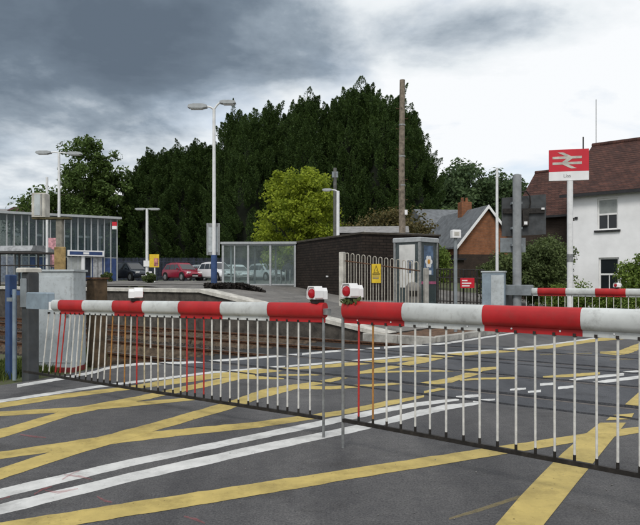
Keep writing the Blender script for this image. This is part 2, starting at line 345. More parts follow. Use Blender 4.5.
# ------------------------------------------------------------------ terrain and ground
def zs(s, Y): return .1+.95*clamp((s-7)/13)+.15*smooth((Y-40)/6)
FAR_N, FAR_S = [16.6, 18.5, 20.5, 22.5, 24.2, 25.5, 27.0], [5.7, 5.2, 4.0, 1.5, -3.0, -10.0, -40.0]   # the road bends away in front of the house
def terrain(X, Y):
    s, n = -.8*X+.6*Y, .6*X+.8*Y
    hill = 6*smooth((math.hypot(X, Y)-130)/250)
    low = -.30+.38*smooth((n-17.4)/.8)*smooth((s-float(np.interp(n, FAR_N, FAR_S))-.9)/.6)
    if n < 15.3 or s < 6.0: return low+hill*(1 if n > 25 or n < -5 else 0)
    k = smooth((n-15.3)/.5)*smooth((s-6.0)/.8)
    return max(low, -.30+(zs(s, Y)+.30)*k)+hill
def make_ground():
    g = np.concatenate([np.linspace(-1500, -130, 10), np.linspace(-120, -42, 14), np.linspace(-40, 60, 201), np.linspace(64, 130, 12), np.linspace(150, 1500, 10)])
    gy = np.concatenate([np.linspace(-1500, -50, 10), np.linspace(-40, 8, 13), np.linspace(8.5, 70, 124), np.linspace(74, 150, 14), np.linspace(180, 1800, 12)])
    V = np.array([(x, y, terrain(x, y)) for y in gy for x in g]); nx = len(g)
    idx = np.arange(len(V)).reshape(len(gy), nx)
    F = np.stack([idx[:-1, :-1], idx[:-1, 1:], idx[1:, 1:], idx[1:, :-1]], -1).reshape(-1, 4)
    structure(link('ground', np_mesh('ground', V, F, M_GRASS)))
make_ground()
def patch(name, corners, m, dz, nu=20, nv=20):
    """a sheet laid on the terrain between four corners"""
    a, b, c, d = [Vector((*p, 0)) for p in corners]; V = []
    for j in range(nv+1):
        for i in range(nu+1):
            u, v = i/nu, j/nv; p = (a*(1-u)+b*u)*(1-v)+(d*(1-u)+c*u)*v; V.append((p.x, p.y, terrain(p.x, p.y)+dz))
    idx = np.arange(len(V)).reshape(nv+1, nu+1)
    F = np.stack([idx[:-1, :-1], idx[:-1, 1:], idx[1:, 1:], idx[1:, :-1]], -1).reshape(-1, 4)
    return structure(link(name, np_mesh(name, np.array(V), F, m)))

# outer left edge line of the road, traced
EDGE_PX = [(17,386),(40,382.2),(65,378),(80,375),(95,372),(106,368.6),(120,366),(140,364),(160,363.2),(183,362.8),(215,361),(250,358.3),(297,354.5),(340,350.6),(380,348.0),(440,344),(470,339.8),(530,330.5)]
EDGE = []
for p in EDGE_PX:
    q = gp(*p); EDGE.append((-.8*q.x+.6*q.y, .6*q.x+.8*q.y))
EDGE = [(7.9, -12), (7.75, 2.5)]+EDGE+[(a, b) for a, b in zip(FAR_S[1:], FAR_N[1:])]
def edge_s(n):
    for (s0, n0), (s1, n1) in zip(EDGE, EDGE[1:]):
        if n0 <= n <= n1: return s0+(s1-s0)*(n-n0)/(n1-n0)
    return EDGE[-1][0]
def strip(name, n0, n1, m, z, over=.22, sright=-1.0, steps=1, step_len=.5, z1=None):
    k = max(1, int((n1-n0)/step_len)); mb = MB()
    ns = [n0+(n1-n0)*i/k for i in range(k+1)]
    top = []; 
    for n in ns: top.append((W(edge_s(n)+over, n, z), W(sright, n, z)))
    vs = [v for a, b in top for v in (a, b)]; o = len(vs); vs2 = [Vector((v.x, v.y, z-.28)) for v in vs]
    fs = [(2*i, 2*i+1, 2*i+3, 2*i+2) for i in range(k)]
    for i in range(k): fs += [(2*i, 2*i+2, o+2*i+2, o+2*i), (2*i+1, o+2*i+1, o+2*i+3, 2*i+3)]
    fs += [(0, o, o+1, 1), (2*k, 2*k+1, o+2*k+1, o+2*k)]
    mb.add(vs+vs2, fs); o_ = mb.build(name, m); return structure(o_)
RAILS = [7.2, 8.635, 10.3, 11.735]
for i, (n0, n1) in enumerate([(-12, 6.58), (6.68, 7.11), (7.33, 8.52), (8.72, 9.82), (9.95, 10.21), (10.43, 11.62), (11.82, 12.33), (12.38, 25.4)]):
    strip('road' if i in (0, 7) else 'crossing_panel', n0, n1, M_ROAD if i in (0, 7) else M_DECK, 0 if i in (0, 7) else -.001, step_len=.5 if i < 7 else .3, sright=-1.0 if i < 7 else -42)
structure(MB().add([W(9, 6.3, -.09), W(-6, 6.3, -.09), W(-6, 12.6, -.09), W(9, 12.6, -.09)], [(0,1,2,3)]).build('crossing_bed', M_DARK))
for na, nb_ in ((-12, 6.0),):
    structure(MB().add([W(-1.15, na, .1), W(-3.4, na, .11), W(-3.4, nb_, .11), W(-1.15, nb_, .1), W(-3.4, na, -.3), W(-3.4, nb_, -.3)], [(0,1,2,3), (1,4,5,2)]).build('pavement', M_FORE))
    kb = bpy.data.objects.new('kerb', None); COL.objects.link(kb); structure(kb); kb.rotation_euler = (0, 0, ROT)
    km = MB().bev(-.065, .065, -.455, .455, -.15, .115, .015).mesh('kerb_stone', M_CONC)
    for i in range(int(min(18, nb_-na)/.92)): link('kerb_stone', km, kb, (1.08, (nb_-.5-i*.92) if na < 0 else na+.5+i*.92, 0))
# railway
structure(MB().add([W(400, 5.2, -.17), W(8.4, 5.2, -.17), W(8.4, 12.44, -.17), W(400, 12.44, -.17)], [(0,1,2,3)]).build('track_bed', M_BALL))
structure(MB().add([W(-6.5, 5.2, -.17), W(-400, 5.2, -.17), W(-400, 13.2, -.17), W(-6.5, 13.2, -.17)], [(0,1,2,3)]).build('track_bed', M_BALL))
def ballast_stones():
    n = 26000; s = 8.7+RNG.random(n)**1.7*40; nn = 5.3+RNG.random(n)*7.1; r = .018+RNG.random(n)*.028
    T = np.array([(1,1,1),(1,-1,-1),(-1,1,-1),(-1,-1,1)])*.8
    off = T[None]*r[:, None, None]*(0.6+.8*RNG.random((n, 4, 3)))
    c = np.stack([-.8*s+.6*nn, .6*s+.8*nn, np.full(n, -.16)], -1); V = (c[:, None]+off).reshape(-1, 3)
    F = (np.arange(n)[:, None, None]*4+np.array([(0,1,2),(0,3,1),(0,2,3),(1,3,2)])[None]).reshape(-1, 3)
    structure(link('ballast_stones', np_mesh('ballast_stones', V, F, M_BALL)), 'stuff')
ballast_stones()
rail_prof = [(-.035, 0), (-.035, -.03), (-.009, -.045), (-.009, -.12), (-.06, -.14), (-.06, -.155), (.06, -.155), (.06, -.14), (.009, -.12), (.009, -.045), (.035, -.03), (.035, 0)]
sleeper_me = MB().bev(-.12, .12, -1.25, 1.25, -.27, -.155, .012).mesh('sleeper', M_SLEEP)
slat_me = MB().prism([(-.055, 0), (.055, 0), (0, .10)], 'x', -1.2, 1.2).mesh('guard_slat', M_GUARD)
for ti in (0, 1):
    tr = bpy.data.objects.new('railway_track', None); COL.objects.link(tr); structure(tr); tr.rotation_euler = (0, 0, ROT)
    tr['label'] = 'rusty running rails on timber sleepers beside the platform' if ti else 'rusty running rails on timber sleepers nearest the lowered barriers'
    r0, r1 = RAILS[2*ti], RAILS[2*ti+1]; c = (r0+r1)/2
    for r in (r0, r1):
        mb = MB(); mb.prism([(r+a, b-.015) for a, b in rail_prof], 'x', -300, 60); mb.build('rail', M_RUST, tr)
        MB().bbox(-300, 60, r-.028, r+.028, -.0145, -.011).build('rail_head', M_RAIL, tr)
    for i in range(46): link('sleeper', sleeper_me, tr, (-8.9-i*.7, c, 0))
    for rows in ([c-.45, c-.15, c+.15, c+.45], [r0-.28, r0-.52] if ti == 0 else [r0-.3], [r1+.3]):
        for y in rows:
            link('guard_slat', slat_me, tr, (-9.9, y, -.155)); link('guard_slat', slat_me, tr, (-12.35, y, -.155))

# platform with ramp, on the far side of the tracks
PN0, PN1, RS0, RS1, PZ = 12.45, 15.45, 7.5, 13.6, 1.04
pl = bpy.data.objects.new('platform', None); COL.objects.link(pl); structure(pl); pl.rotation_euler = (0, 0, ROT)
MB().prism([(-RS0, -.3), (-RS0, .10), (-RS1, PZ-.02), (-95, PZ-.02), (-95, -.3)], 'y', PN0+.06, PN1).build('platform_body', M_PFACE, pl)
MB().add([(-RS0, PN0+.5, .113), (-RS0, PN1, .113), (-RS1, PN1, PZ-.008), (-RS1, PN0+.5, PZ-.008), (-95, PN1, PZ-.008), (-95, PN0+.5, PZ-.008)], [(0,1,2,3), (3,2,4,5)]).build('platform_surface', M_FORE, pl)
cs = MB().bev(-.298, .298, 0, .48, -.10, .0, .012).mesh('coping_slab', M_COPE)
sl = math.atan2(PZ-.10, RS1-RS0); Lr = math.hypot(PZ-.10, RS1-RS0); k = int(Lr/.6)
for i in range(k):
    f = (i+.5)/k; o = link('coping_slab', cs, pl, (-RS0-(RS1-RS0)*f, PN0, .12+(PZ-.10)*f)); o.rotation_euler = (0, sl, 0); o.scale.x = Lr/k/.6
for i in range(70): link('coping_slab', cs, pl, (-RS1-.3-i*.6, PN0, PZ+.012+random.uniform(-.004, .004)))
mb = MB(); mb.bbox(-95, -RS1-42.1, PN0, PN0+.48, PZ-.09, PZ+.01); mb.build('coping_run', M_COPE, pl)

# forecourt, car park, pavement
patch('forecourt', [W(6.9, 15.9)[:2], W(6.9, 31)[:2], W(30, 34)[:2], W(26, 15.9)[:2]], M_FORE, .015, 46, 40)
patch('car_park', [(-34, 31.5), (-1.6, 31.5), (8, 62), (-60, 62)], M_FORE, .03, 30, 30)
mb = MB()
pav = []
for n in np.linspace(16.6, 24.6, 30): pav.append((W(edge_s(n)+.42, n, .10), W(edge_s(n)+2.2, n, .11)))
vs = [v for p in pav for v in p]; mb.add(vs, [(2*i, 2*i+1, 2*i+3, 2*i+2) for i in range(len(pav)-1)]); structure(mb.build('pavement', M_FORE))
kerb_me = MB().bev(-.455, .455, -.065, .065, -.15, .115, .015).mesh('kerb_stone', M_CONC)
kerb = bpy.data.objects.new('kerb', None); COL.objects.link(kerb); structure(kerb)
n = 12.45
while n < 23.5:
    a, b = W(edge_s(n)+.33, n), W(edge_s(n+.92)+.33, n+.92); o = link('kerb_stone', kerb_me, kerb, (a+b)/2, math.atan2((b-a).y, (b-a).x)); n += .92
for i in range(2): link('kerb_stone', kerb_me, kerb, W(6.72+.92*i, 12.46, -.02), ROT)
soil = MB()
soil.add([W(edge_s(n)+a, n, .085+.02*math.sin(n*7+a)) for n in np.linspace(12.5, 16.6, 12) for a in (.40, 1.2, 2.6)], [(3*i+j, 3*i+j+1, 3*i+j+4, 3*i+j+3) for i in range(11) for j in range(2)])
structure(soil.build('soil_bed', mat('brown_soil', (.13, .075, .045), .95, nscale=9, namt=.4, bump=.8)))

# ------------------------------------------------------------------ road markings
GAPS = []          # filled below: the grooves beside the rails carry no paint
PANELS = [(-12, 6.58), (6.68, 7.11), (7.33, 8.52), (8.72, 9.82), (9.95, 10.21), (10.43, 11.62), (11.82, 12.33), (12.38, 75)]
def clip_n(poly, n0, n1):
    for sg, lim in ((1, n0), (-1, -n1)):
        out = []
        for i, p in enumerate(poly):
            q = poly[(i+1) % len(poly)]; a, b = sg*(.6*p.x+.8*p.y)-lim, sg*(.6*q.x+.8*q.y)-lim
            if a >= 0: out.append(p)
            if a*b < 0: out.append(p.lerp(q, a/(a-b)))
        poly = out
        if len(poly) < 3: return []
    return poly
def paint_mesh(name, quads, m):
    mb = MB()
    for q in quads:
        for n0, n1 in PANELS:
            c = clip_n(q, n0, n1)
            if c: mb.add(c, [tuple(range(len(c)))])
    me = bpy.data.meshes.new(name); me.from_pydata(mb.v, [], mb.f); me.materials.append(m); return structure(link(name, me))
def ribbon(name, pts, m, z=.0010, sub=9):
    """pts = (x, y, half thickness in rows) in photo pixels, unprojected onto the road"""
    P = []
    for (a, b) in zip(pts, pts[1:]):
        for i in range(sub): P.append(tuple(a[j]+(b[j]-a[j])*i/sub for j in range(3)))
    P.append(pts[-1]); up = []; lo = []
    for x, y, h in P:
        k_ = .06*(h+1.2); up.append(gp(x, y-h+random.uniform(-k_, k_))); lo.append(gp(x, y+h+random.uniform(-k_, k_)))
    vs = [Vector((v.x, v.y, z)) for p in zip(up, lo) for v in p]
    return paint_mesh(name, [[vs[2*i], vs[2*i+1], vs[2*i+3], vs[2*i+2]] for i in range(len(P)-1)], m)
def gapless(pts, h0, h1):
    n = len(pts); return [(x, y, h0+(h1-h0)*i/(n-1)) for i, (x, y) in enumerate(pts)]
WL, YL = 'white_line', 'yellow_line'
ribbon(WL, gapless(EDGE_PX[:13], 1.5, .9), M_WHT); ribbon(WL, gapless([(302,354.2)]+EDGE_PX[13:15], .9, .8), M_WHT)
ribbon(WL, gapless([(384,347.6)]+EDGE_PX[15:], .9, .7), M_WHT)
ribbon(WL, gapless([(-60,412.5),(0,401.3),(60,392.3),(101,386.2),(150,380),(210,372.6),(250,369.2),(285,366.3)], 1.5, .8), M_WHT)
ribbon(WL, gapless([(289,366.2),(340,362),(380,358.6),(430,354),(470,351.6),(497,349.8)], .9, .7), M_WHT)
ribbon(WL, gapless([(503,349.6),(550,344.6),(596,338)], .8, .7), M_WHT)
# centre double line
ribbon(WL, [(-60,508,5.2),(0,493.5,4.6),(130,463,3.7),(260,436,3.0),(326,422.3,3.0),(387,409.5,2.4),(420,404,2.2),(459,399.5,1.0)], M_WHT)
ribbon(WL, [(-60,526,6),(0,509.5,5.5),(130,477.5,4.6),(260,448.5,4.0),(352,429.5,3.4),(420,413,3.1),(445,407.5,2.8),(481,403,1.0)], M_WHT)
for a in ([(456,397,.8),(470,396.2,1.5),(481,395.5,1.0)], [(473,401,1.0),(484,400.5,1.4),(495,399.5,.8)], [(510,389.8,.8),(518,389.2,1.2),(526,388.6,.8)], [(528,392,1.0),(541,391,1.2)],
          [(540,384.6,1.2),(555,383.6,1.2)], [(558,388,1.3),(574,386.6,1.3)], [(569,380.4,.8),(590,377.6,1.3),(624,374.2,1.3)], [(591,383,.8),(604,381.6,1.5),(640,377,1.6),(700,370,1.5)], [(623,372.4,.8),(640,371,.9),(700,366,.9)]):
    ribbon(WL, a, M_WHT)
ZY = .010
def Y(pts, m=None, z=None):
    ribbon(YL, pts, m or M_YEL, .0014+(z-.0085)*.4)
Y([(-60,420,3.0),(0,405.6,2.6),(60,396.5,2.3),(122,389,1.7),(160,383.5,2.6),(210,376.6,2.6),(250,372,2.3),(300,368.2,1.3),(340,365,1.8),(400,359.8,1.6),(445,355.6,1.6),(500,351.6,1.2),(550,346.8,1.6),(600,339.6,1.5),(636,337.2,1.0)], z=.0085)
Y([(-60,418.5,2.2),(0,414,2.2),(75,409.6,2.3),(135,404,2.1),(195,398.8,1.4)], z=.0095)
Y([(-60,452,5.2),(0,434,4.6),(75,411,3.4),(130,400.5,2.6),(175,391,2.6),(215,382.5,2.6),(255,374,2.3)], z=.0105)
Y([(-60,464,3.7),(0,455.5,3.6),(101,441,4.2),(180,432.5,3.4),(260,424.5,3.0),(340,413,2.4),(387,403.6,2.6),(424,396.2,1.0)], z=.0088)
Y([(-60,493,6),(0,474,5.7),(97,443,5.2),(165,424,4.3),(231,405,4.0),(262,394,4.4),(285,389,3.3),(300,386,2.2),(321,382.6,1.7),(340,378.5,1.8)], z=.0112)
Y([(-60,541,8),(10,529,7.5),(120,511,6.8),(260,489,6.2),(370,471,5.2),(480,454,4.6),(581,438,3.6),(640,430,3.2),(700,422,3.2)], z=.0118)
Y([(300,387.6,1.6),(330,388,1.7),(360,386.3,1.4),(400,383.6,.9)], z=.0121)
Y([(236,377.6,1.4),(260,378,1.4),(284,378.6,.7)], z=.0118); Y([(278,375.2,.8),(300,375,.9),(322,374.4,.8)], z=.0098)
Y([(338,378.6,1.4),(352,376.4,.9)], z=.0125); Y([(358,373,1.4),(387,368.4,1.9),(415,362.4,2.2),(440,356.6,1.2)], z=.0102)
Y([(360,372.8,1.0),(400,371.6,.8),(440,371,.8),(470,370.6,.8)], z=.0126)
Y([(401,365.6,.8),(425,361.6,1.3),(448,356.5,.9)], z=.0128)
Y([(462,371,1.0),(480,369.6,2.0),(497,368,1.2)], z=.0120); Y([(418,384,1.0),(440,382,2.2),(452,380,2.6),(466,375.6,2.4),(482,372.5,1.2)], z=.0109); Y([(460,380.2,.8),(480,379,1.0),(517,378,1.0)], z=.0132)
Y([(424,392.5,1.2),(446,388,1.6)], z=.0134)
Y([(543,377,.8),(577,375.2,1.6),(600,373.4,1.2)], z=.0092); Y([(540,354.6,.6),(592,353.4,.6)], M_YELF, .0091)
Y([(600,352.6,.8),(618,353.2,2.2),(630,350,3.4),(640,346,3.4),(700,322,3)], z=.0094); Y([(610,359.8,.6),(634,359,.6)], M_YELF, .0093)
# the wide band running from the near edge over the rails
def band(name, L, R, z):
    vs = [];
    for a, b in zip(L, R): vs += [gp(*a), gp(*b)]
    vs = [Vector((v.x, v.y, z)) for v in vs]; paint_mesh(name, [[vs[2*i], vs[2*i+1], vs[2*i+3], vs[2*i+2]] for i in range(len(L)-1)], M_YEL)
band(YL, [(455,570),(496,525),(520,497),(540,476),(563,453),(582,437),(600,423)], [(514,570),(544,525),(563,501),(577,483),(590,467.5),(608,445),(626,423)], .0037)
band(YL, [(606,420.6),(612,415.5)], [(631,419.5),(634,413.5)], .0037); band(YL, [(624,405.5),(640,391.5)], [(644,406.5),(664,390)], .0037)
Y([(449,519,1.0),(480,510,1.8),(520,497,1.6)], M_YELF, .0096)
for q in ([(45,491,.5),(58,493,1.2),(78,489,.5)], [(64,475,.4),(80,477,1.0),(92,480,.5)], [(97,497,.5),(104,501,1.3),(112,503,.6)], [(184,517,.6),(196,520,1.4),(205,524,.6)], [(20,435,.4),(34,437,.9),(46,438,.4)], [(0,500,.6),(10,497,.8)], [(62,480,.5),(72,474,.8),(80,471,.4)], [(34,495,.7),(42,490,1.0),(52,487,.5)]):
    ribbon('paint_mark', q, M_PINK, .0042)

# ------------------------------------------------------------------ barriers
def along(P, D, px):
    t = (px-320)/FPX; return (t*P[1]-P[0])/(D[0]-t*D[1])
bar_me = {}
def bar_mesh(m, zt, zb, r=.0077):
    key = (m.name, round(zt, 3), round(zb, 3))
    if key not in bar_me: bar_me[key] = MB().tube([(0, 0, zb), (0, 0, zt)], r, 8).mesh('skirt_bar', m, True)
    return bar_me[key]
def boom_section(zc, h, w, n=14):
    return [(w*math.copysign(abs(math.cos(t))**.8, math.cos(t)), zc+h*math.copysign(abs(math.sin(t))**.8, math.sin(t))) for t in [2*math.pi*i/n for i in range(n)]]
def boom_lamp(root, x, z, yaw, scale=1.0, y=0.0):
    lo = bpy.data.objects.new('warning_lamp', None); COL.objects.link(lo); lo.parent = root; lo.location = (x, y, z); lo.rotation_euler = (0, 0, yaw); lo.scale = (scale,)*3
    prof = [(-.048, 0), (.048, 0), (.048, .066), (.034, .094), (-.034, .094), (-.048, .066)]
    mb = MB(); mb.prism(prof, 'x', -.055, .075)                  # body with front recess drawn by the hood lip
    prof2 = [(-.056, .012), (-.05, .004), (-.05, .068), (-.035, .100), (.035, .100), (.05, .068), (.05, .004), (.056, .012), (.056, .07), (.038, .108), (-.038, .108), (-.056, .07)]
    mb.prism(prof2, 'x', -.066, .02)
    mb.build('lamp_hood', M_HOOD, lo)
    MB().tube([(-.056, 0, .047), (-.068, 0, .047), (-.074, 0, .047)], [.041, .037, .018], 14).build('lamp_lens', M_LENS, lo, True)
    MB().bbox(-.035, .05, -.035, .035, -.035, 0).build('lamp_bracket', M_BLACK, lo)
def barrier(label, P, D, zbot, zrail, h, half_w, bands, bars, legs, lamps, Lrail, clamp_r=.0095, taper=0.0, rail_top=None, sag=0.0):
    """P = tip on the ground, D = unit vector tip -> pivot; local x runs from tip to pivot"""
    rz = math.atan2(D[1], D[0]); root = thing('crossing_barrier', label, 'barrier', (P[0], P[1], 0), rz, 'lowered level crossing barriers')
    zfun = lambda x: zbot-sag*x
    for x0, x1, m in bands:
        mb = MB(); rings = []
        for x in (x0, x1):
            hh = h+taper*x; sec = boom_section(zfun(x)+hh/2, hh/2, half_w+taper*x*.3); rings.append([(x, a, b) for a, b in sec])
        mb.loft(rings); mb.bbox(x0+.001, x1-.001, -.009, .009, 0, .05) if False else None
        z0, z1 = zfun(x0), zfun(x1)
        mb.add([(x0,-.008,z0-.036),(x1,-.008,z1-.036),(x1,.008,z1-.036),(x0,.008,z0-.036),(x0,-.008,z0+.012),(x1,-.008,z1+.012),(x1,.008,z1+.012),(x0,.008,z0+.012)], [(0,1,2,3),(0,4,5,1),(3,2,6,7),(0,3,7,4),(1,5,6,2)])
        o = mb.build('red_band' if m is M_RED else 'white_band', m, root, True)
    for x, m, lean, zb_ in bars:
        zt = zfun(x)-.012; o = link('skirt_bar', bar_mesh(m, 1.0, 0.0), root, (x+lean, 0, zb_ if zb_ else zrail)); hgt = zt-(zb_ if zb_ else zrail)
        if zb_ is None or zb_ <= zrail+.3: pass
        o.scale = (1, 1, hgt); o.rotation_euler = (0, math.atan2(-lean, hgt), 0)
    mb = MB(); mb.bbox(-.01, Lrail, -.012, .012, zrail-.014, zrail+.014)
    for x, m, lean, zb_ in bars:
        if zb_ is None or zb_ <= zrail+.05: mb.tube([(x+lean, 0, zrail), (x+lean*.95, 0, zrail+.05)], clamp_r, 8)
    mb.build('bottom_rail', M_BLACK, root)
    cl = MB().box((0, 0, 0), (.017, .026, .02)).mesh('bar_clamp', M_BLACK)
    for i, (x, m, lean, zb_) in enumerate(bars): link('bar_clamp', cl, root, (x, 0, zfun(x)-.03))
    rv = MB().tube([(0, -.0085, 0), (0, -.0125, 0)], .006, 8).mesh('rivet', M_HOOD)
    for i in range(int(bands[-1][1]/.31)): link('rivet', rv, root, (.14+.31*i, 0, zfun(.14+.31*i)-.010))
    for x, z0 in legs: MB().tube([(x, 0, zbot+.02), (x, 0, zrail), (x, 0, .0)], .0125, 10).build('rest_leg', M_GALV, root, True)
    for x, yaw, y in lamps: boom_lamp(root, x, zfun(x)+h+.028, yaw, 1.0, y)
    return root
# left barrier
P = (.017, 5.38); e = (-3.06-.017, 7.65-5.38); l = math.hypot(*e); DL = (e[0]/l, e[1]/l); kx = lambda px: along(P, DL, px)
wl, rd, og, cr_ = M_BARW, M_BARR, M_BARO, M_BARC
lb = [(310,wl),(298.6,wl),(287.6,wl),(277.5,wl),(267.8,wl),(257.6,wl),(248,wl),(238.6,wl),(229.7,wl),(221,wl),(212,wl),(204,rd),(195,rd),(187,rd),(180.5,wl),(172.6,wl),(165,wl),(158,cr_),(144.4,cr_),(137.3,rd),(131.4,wl),(125.6,og),(119,wl),(113,og),(107,wl),(101.4,wl),(96,wl),(90.5,wl),(84.5,cr_),(80,wl),(75.5,wl),(71,wl),(66,rd),(61,rd),(55,wl),(49,wl)]
bars = []
for i, (px, m) in enumerate(lb):
    lean = random.uniform(-.006, .006) if px > 140 else .006+.0016*(140-px)+random.uniform(-.012, .012)
    bars.append((kx(px), m, lean, None))
bars.append((kx(150.6), wl, 0.0, .60))
edges = [325, 270, 223, 181, 145, 115, 85, 61, 54]; cols = [M_RED, M_WHITE]*4
bands = [(kx(edges[i])+.0005, kx(edges[i+1])-.0005, cols[i]) for i in range(8)]
LB = barrier('lowered barrier with leaning red and orange skirt bars, hinged beside the pale cabinet', P, DL, .985, .158, .128, .045, bands, bars, [(kx(323.5), 0)],
             [(kx(319)+.02, math.radians(40)-math.atan2(DL[1], DL[0]), 0), (kx(136), math.radians(-160)-math.atan2(DL[1], DL[0]), 0)], kx(24), sag=.012)
# lower half of the snapped bar
o = link('skirt_bar', bar_mesh(wl, 1.0, 0), LB, (kx(151), 0, .158)); o.scale.z = .36
MB().bbox(kx(54)-.01, kx(50), -.03, .03, .945, 1.04).build('boom_socket', M_HOOD, LB)
MB().bev(kx(51), kx(30), -.055, .055, .95, 1.15, .012).build('hinge_arm', M_BLUEG, LB)
MB().box((0, 0, 0), (.09, .05, .05)).build('tip_catch', M_GALV, LB).location = (-.03, 0, 1.04)
# right barrier
P2 = (.186, 5.03); e = (1.777-.186, 3.61-5.03); l = math.hypot(*e); DR = (e[0]/l, e[1]/l); kx2 = lambda px: along(P2, DR, px)
rb = [(359,rd),(373,og)]+[(p, wl) for p in (386.4,400.8,415.3,430.3,446.2,463,479.5,497.5,516,535,554.4,575,596.5,618,640)]
bars = [(kx2(p), m, random.uniform(-.004, .004), None) for p, m in rb]; x = bars[-1][0]
while x < 3.9: x += .152; bars.append((x, wl, 0, None))
bx = [kx2(345), kx2(405), kx2(485), kx2(583)]; bx += [bx[-1]+.56*i for i in range(1, 5)]
bands = [(bx[i]+.0005, bx[i+1]-.0005, cols[i % 2]) for i in range(len(bx)-1)]
RB = barrier('lowered barrier with straight white skirt bars and one orange bar near its tip', P2, DR, 1.004, .215, .135, .047, bands, bars, [(kx2(343), 0)],
             [(kx2(351)+.01, math.radians(40)-math.atan2(DR[1], DR[0]), 0)], bx[-1]+.35)
MB().bev(bx[-1]+.001, bx[-1]+.34, -.09, .09, .97, 1.18, .012).build('hinge_arm', M_BLUEG, RB)
# far barrier
piv = Vector((5.55, 17.0)); DF = (-.8, .6); LF = 4.4; P3 = (piv.x+.8*LF, piv.y-.6*LF); kx3 = lambda px: along(P3, DF, px)
bars = [(x, wl, 0, None) for x in np.arange(.1, LF+.25, .165)]
be = [kx3(p) for p in (720, 688, 656, 626, 595.5, 566, 538, 531)]
bands = [(be[i]+.0005, be[i+1]-.0005, [M_WHITE, M_RED, M_WHITE, M_RED, M_WHITE, M_RED, M_WHITE][i]) for i in range(7)]
FB = barrier('distant lowered red and white barrier beyond the tracks in front of the white house', P3, DF, .925, .12, .17, .06, bands, bars, [], [(kx3(617), math.radians(28)-math.atan2(.6, -.8), 0)], LF+.3)
MB().bev(LF+.0, LF+.75, -.12, .12, .90, 1.17, .015).build('hinge_arm', M_GREY, FB)
# leaves snagged on the lamps of the barriers
def leaf_quads(C, size, up_bias=.3, elong=1.6):
    n = len(C); d = RNG.normal(size=(n, 3)); d[:, 2] += up_bias; d /= np.linalg.norm(d, axis=1)[:, None]
    q = RNG.normal(size=(n, 3)); e = np.cross(d, q); e /= np.linalg.norm(e, axis=1)[:, None]
    s = size*(0.6+.8*RNG.random(n))[:, None]
    V = np.stack([C-d*s*elong*.5, C+e*s*.5, C+d*s*elong*.5, C-e*s*.5], 1).reshape(-1, 3)
    return V, np.arange(4*n).reshape(n, 4)

# ------------------------------------------------------------------ barrier machinery at the left
base = at(31, 372, 8.25)
mc = thing('barrier_machine', 'dark grey barrier machine housing with pale cap beside the pale cabinet', 'machine', (base.x-.12, 8.5, 0), ROT)
MB().bev(-.08, .08, -.08, .08, -.05, 1.40, .015).build('housing', M_DGREY, mc); MB().bev(-.07, .07, -.105, -.0805, .95, 1.32, .008).build('access_door', M_GREY, mc)
MB().bev(-.15, .08, -.12, .12, 1.401, 1.46, .015).build('cap', M_COPE, mc)
MB().tube([(-.10, -.16, 0), (-.10, -.16, 1.18)], .026, 8).build('guide_post', M_BLUEG, mc); MB().bbox(-.26, -.126, -.18, -.14, 1.02, 1.07).build('bracket', M_GREY, mc)
m2 = copy_tree(mc); pe = Vector(P2)+Vector(DR)*(bx[-1]+.30); m2.location = (pe.x+.12, pe.y+.16, .08); m2['label'] = 'dark grey barrier machine under the hinge of the straight-barred barrier'
p = gp(11, 377)
gpst = thing('guard_post', 'tall dark blue steel guard post beside the barrier machine', 'post', (p.x, p.y, 0), ROT)
MB().bev(-.055, .055, -.055, .055, -.05, 1.37, .008).build('post', M_BLUE, gpst); MB().bbox(.0555, .32, -.03, .03, 1.10, 1.16).build('cross_arm', M_BLUE, gpst)
p = gp(61, 371)
cab = thing('relay_cabinet', 'pale grey steel equipment cabinet behind the hinge end of a barrier', 'cabinet', (p.x-.10, p.y+.22, 0), math.radians(-6))
MB().bev(-.30, .30, -.2, .2, .05, 1.42, .012).build('body', M_CAB, cab); MB().bbox(-.32, .32, -.22, .22, 1.422, 1.45).build('lid', M_CAB, cab)
MB().bbox(-.25, .27, -.212, -.2015, .12, 1.34).build('door', mat('pale_door_paint', (.47, .51, .53), .5, nscale=3, namt=.12, dirt=.5), cab)
MB().bbox(.19, .235, -.235, -.2125, .78, .9).build('handle', M_GALV, cab); MB().bbox(-.31, .31, -.21, .21, -.02, .05).build('plinth', mat('red_oxide', (.22, .03, .03), .7), cab)
pb = W(8.6, 5.75); rp = thing('lineside_box', 'narrow brown lineside box standing by the near rails', 'box', at(97, 300, 9.9)[:2]+(-.17,), ROT)
MB().bev(-.11, .11, -.11, .11, 0, 1.48, .01).build('body', M_BROWN, rp); MB().bbox(-.13, .13, -.13, .13, 1.481, 1.51).build('lid', M_RUST, rp)
# equipment box on timber post
p = at(60, 300, 12.5); pp = thing('camera_post', 'pale metal box on a flat bracket above a concrete and timber post', 'post', (p.x, p.y, -.2), 0)
s_ = 12.5/FPX
MB().bev(-.06, .06, -.06, .06, 0, 1.5+(280-219)*s_, .01).build('post', mat('post_concrete', (.25, .235, .2), .85, nscale=8, namt=.3), pp)
MB().bev(-.08, .14, -.09, -.062, .5, 1.5+(280-247)*s_, .01).build('timber_board', mat('tan_timber', (.30, .21, .09), .85, nscale=8, namt=.4), pp)
MB().bbox(-.5, .2, -.1, .1, 1.5+(280-220)*s_+.012, 1.5+(280-217.5)*s_).build('bracket_plate', mat('mossy_plate', (.10, .085, .04), .9, nscale=12, namt=.4), pp)
bz = 1.5+(280-217.5)*s_+.001
MB().bev(-.50, -.24, -.12, .12, bz, bz+.46, .015).build('equipment_box', M_COPE, pp); MB().bbox(-.44, -.33, -.128, -.1205, bz+.03, bz+.43).build('box_door', M_CAB, pp); MB().bbox(-.315, -.30, -.126, -.1205, bz+.02, bz+.44).build('seam', M_GALV, pp)

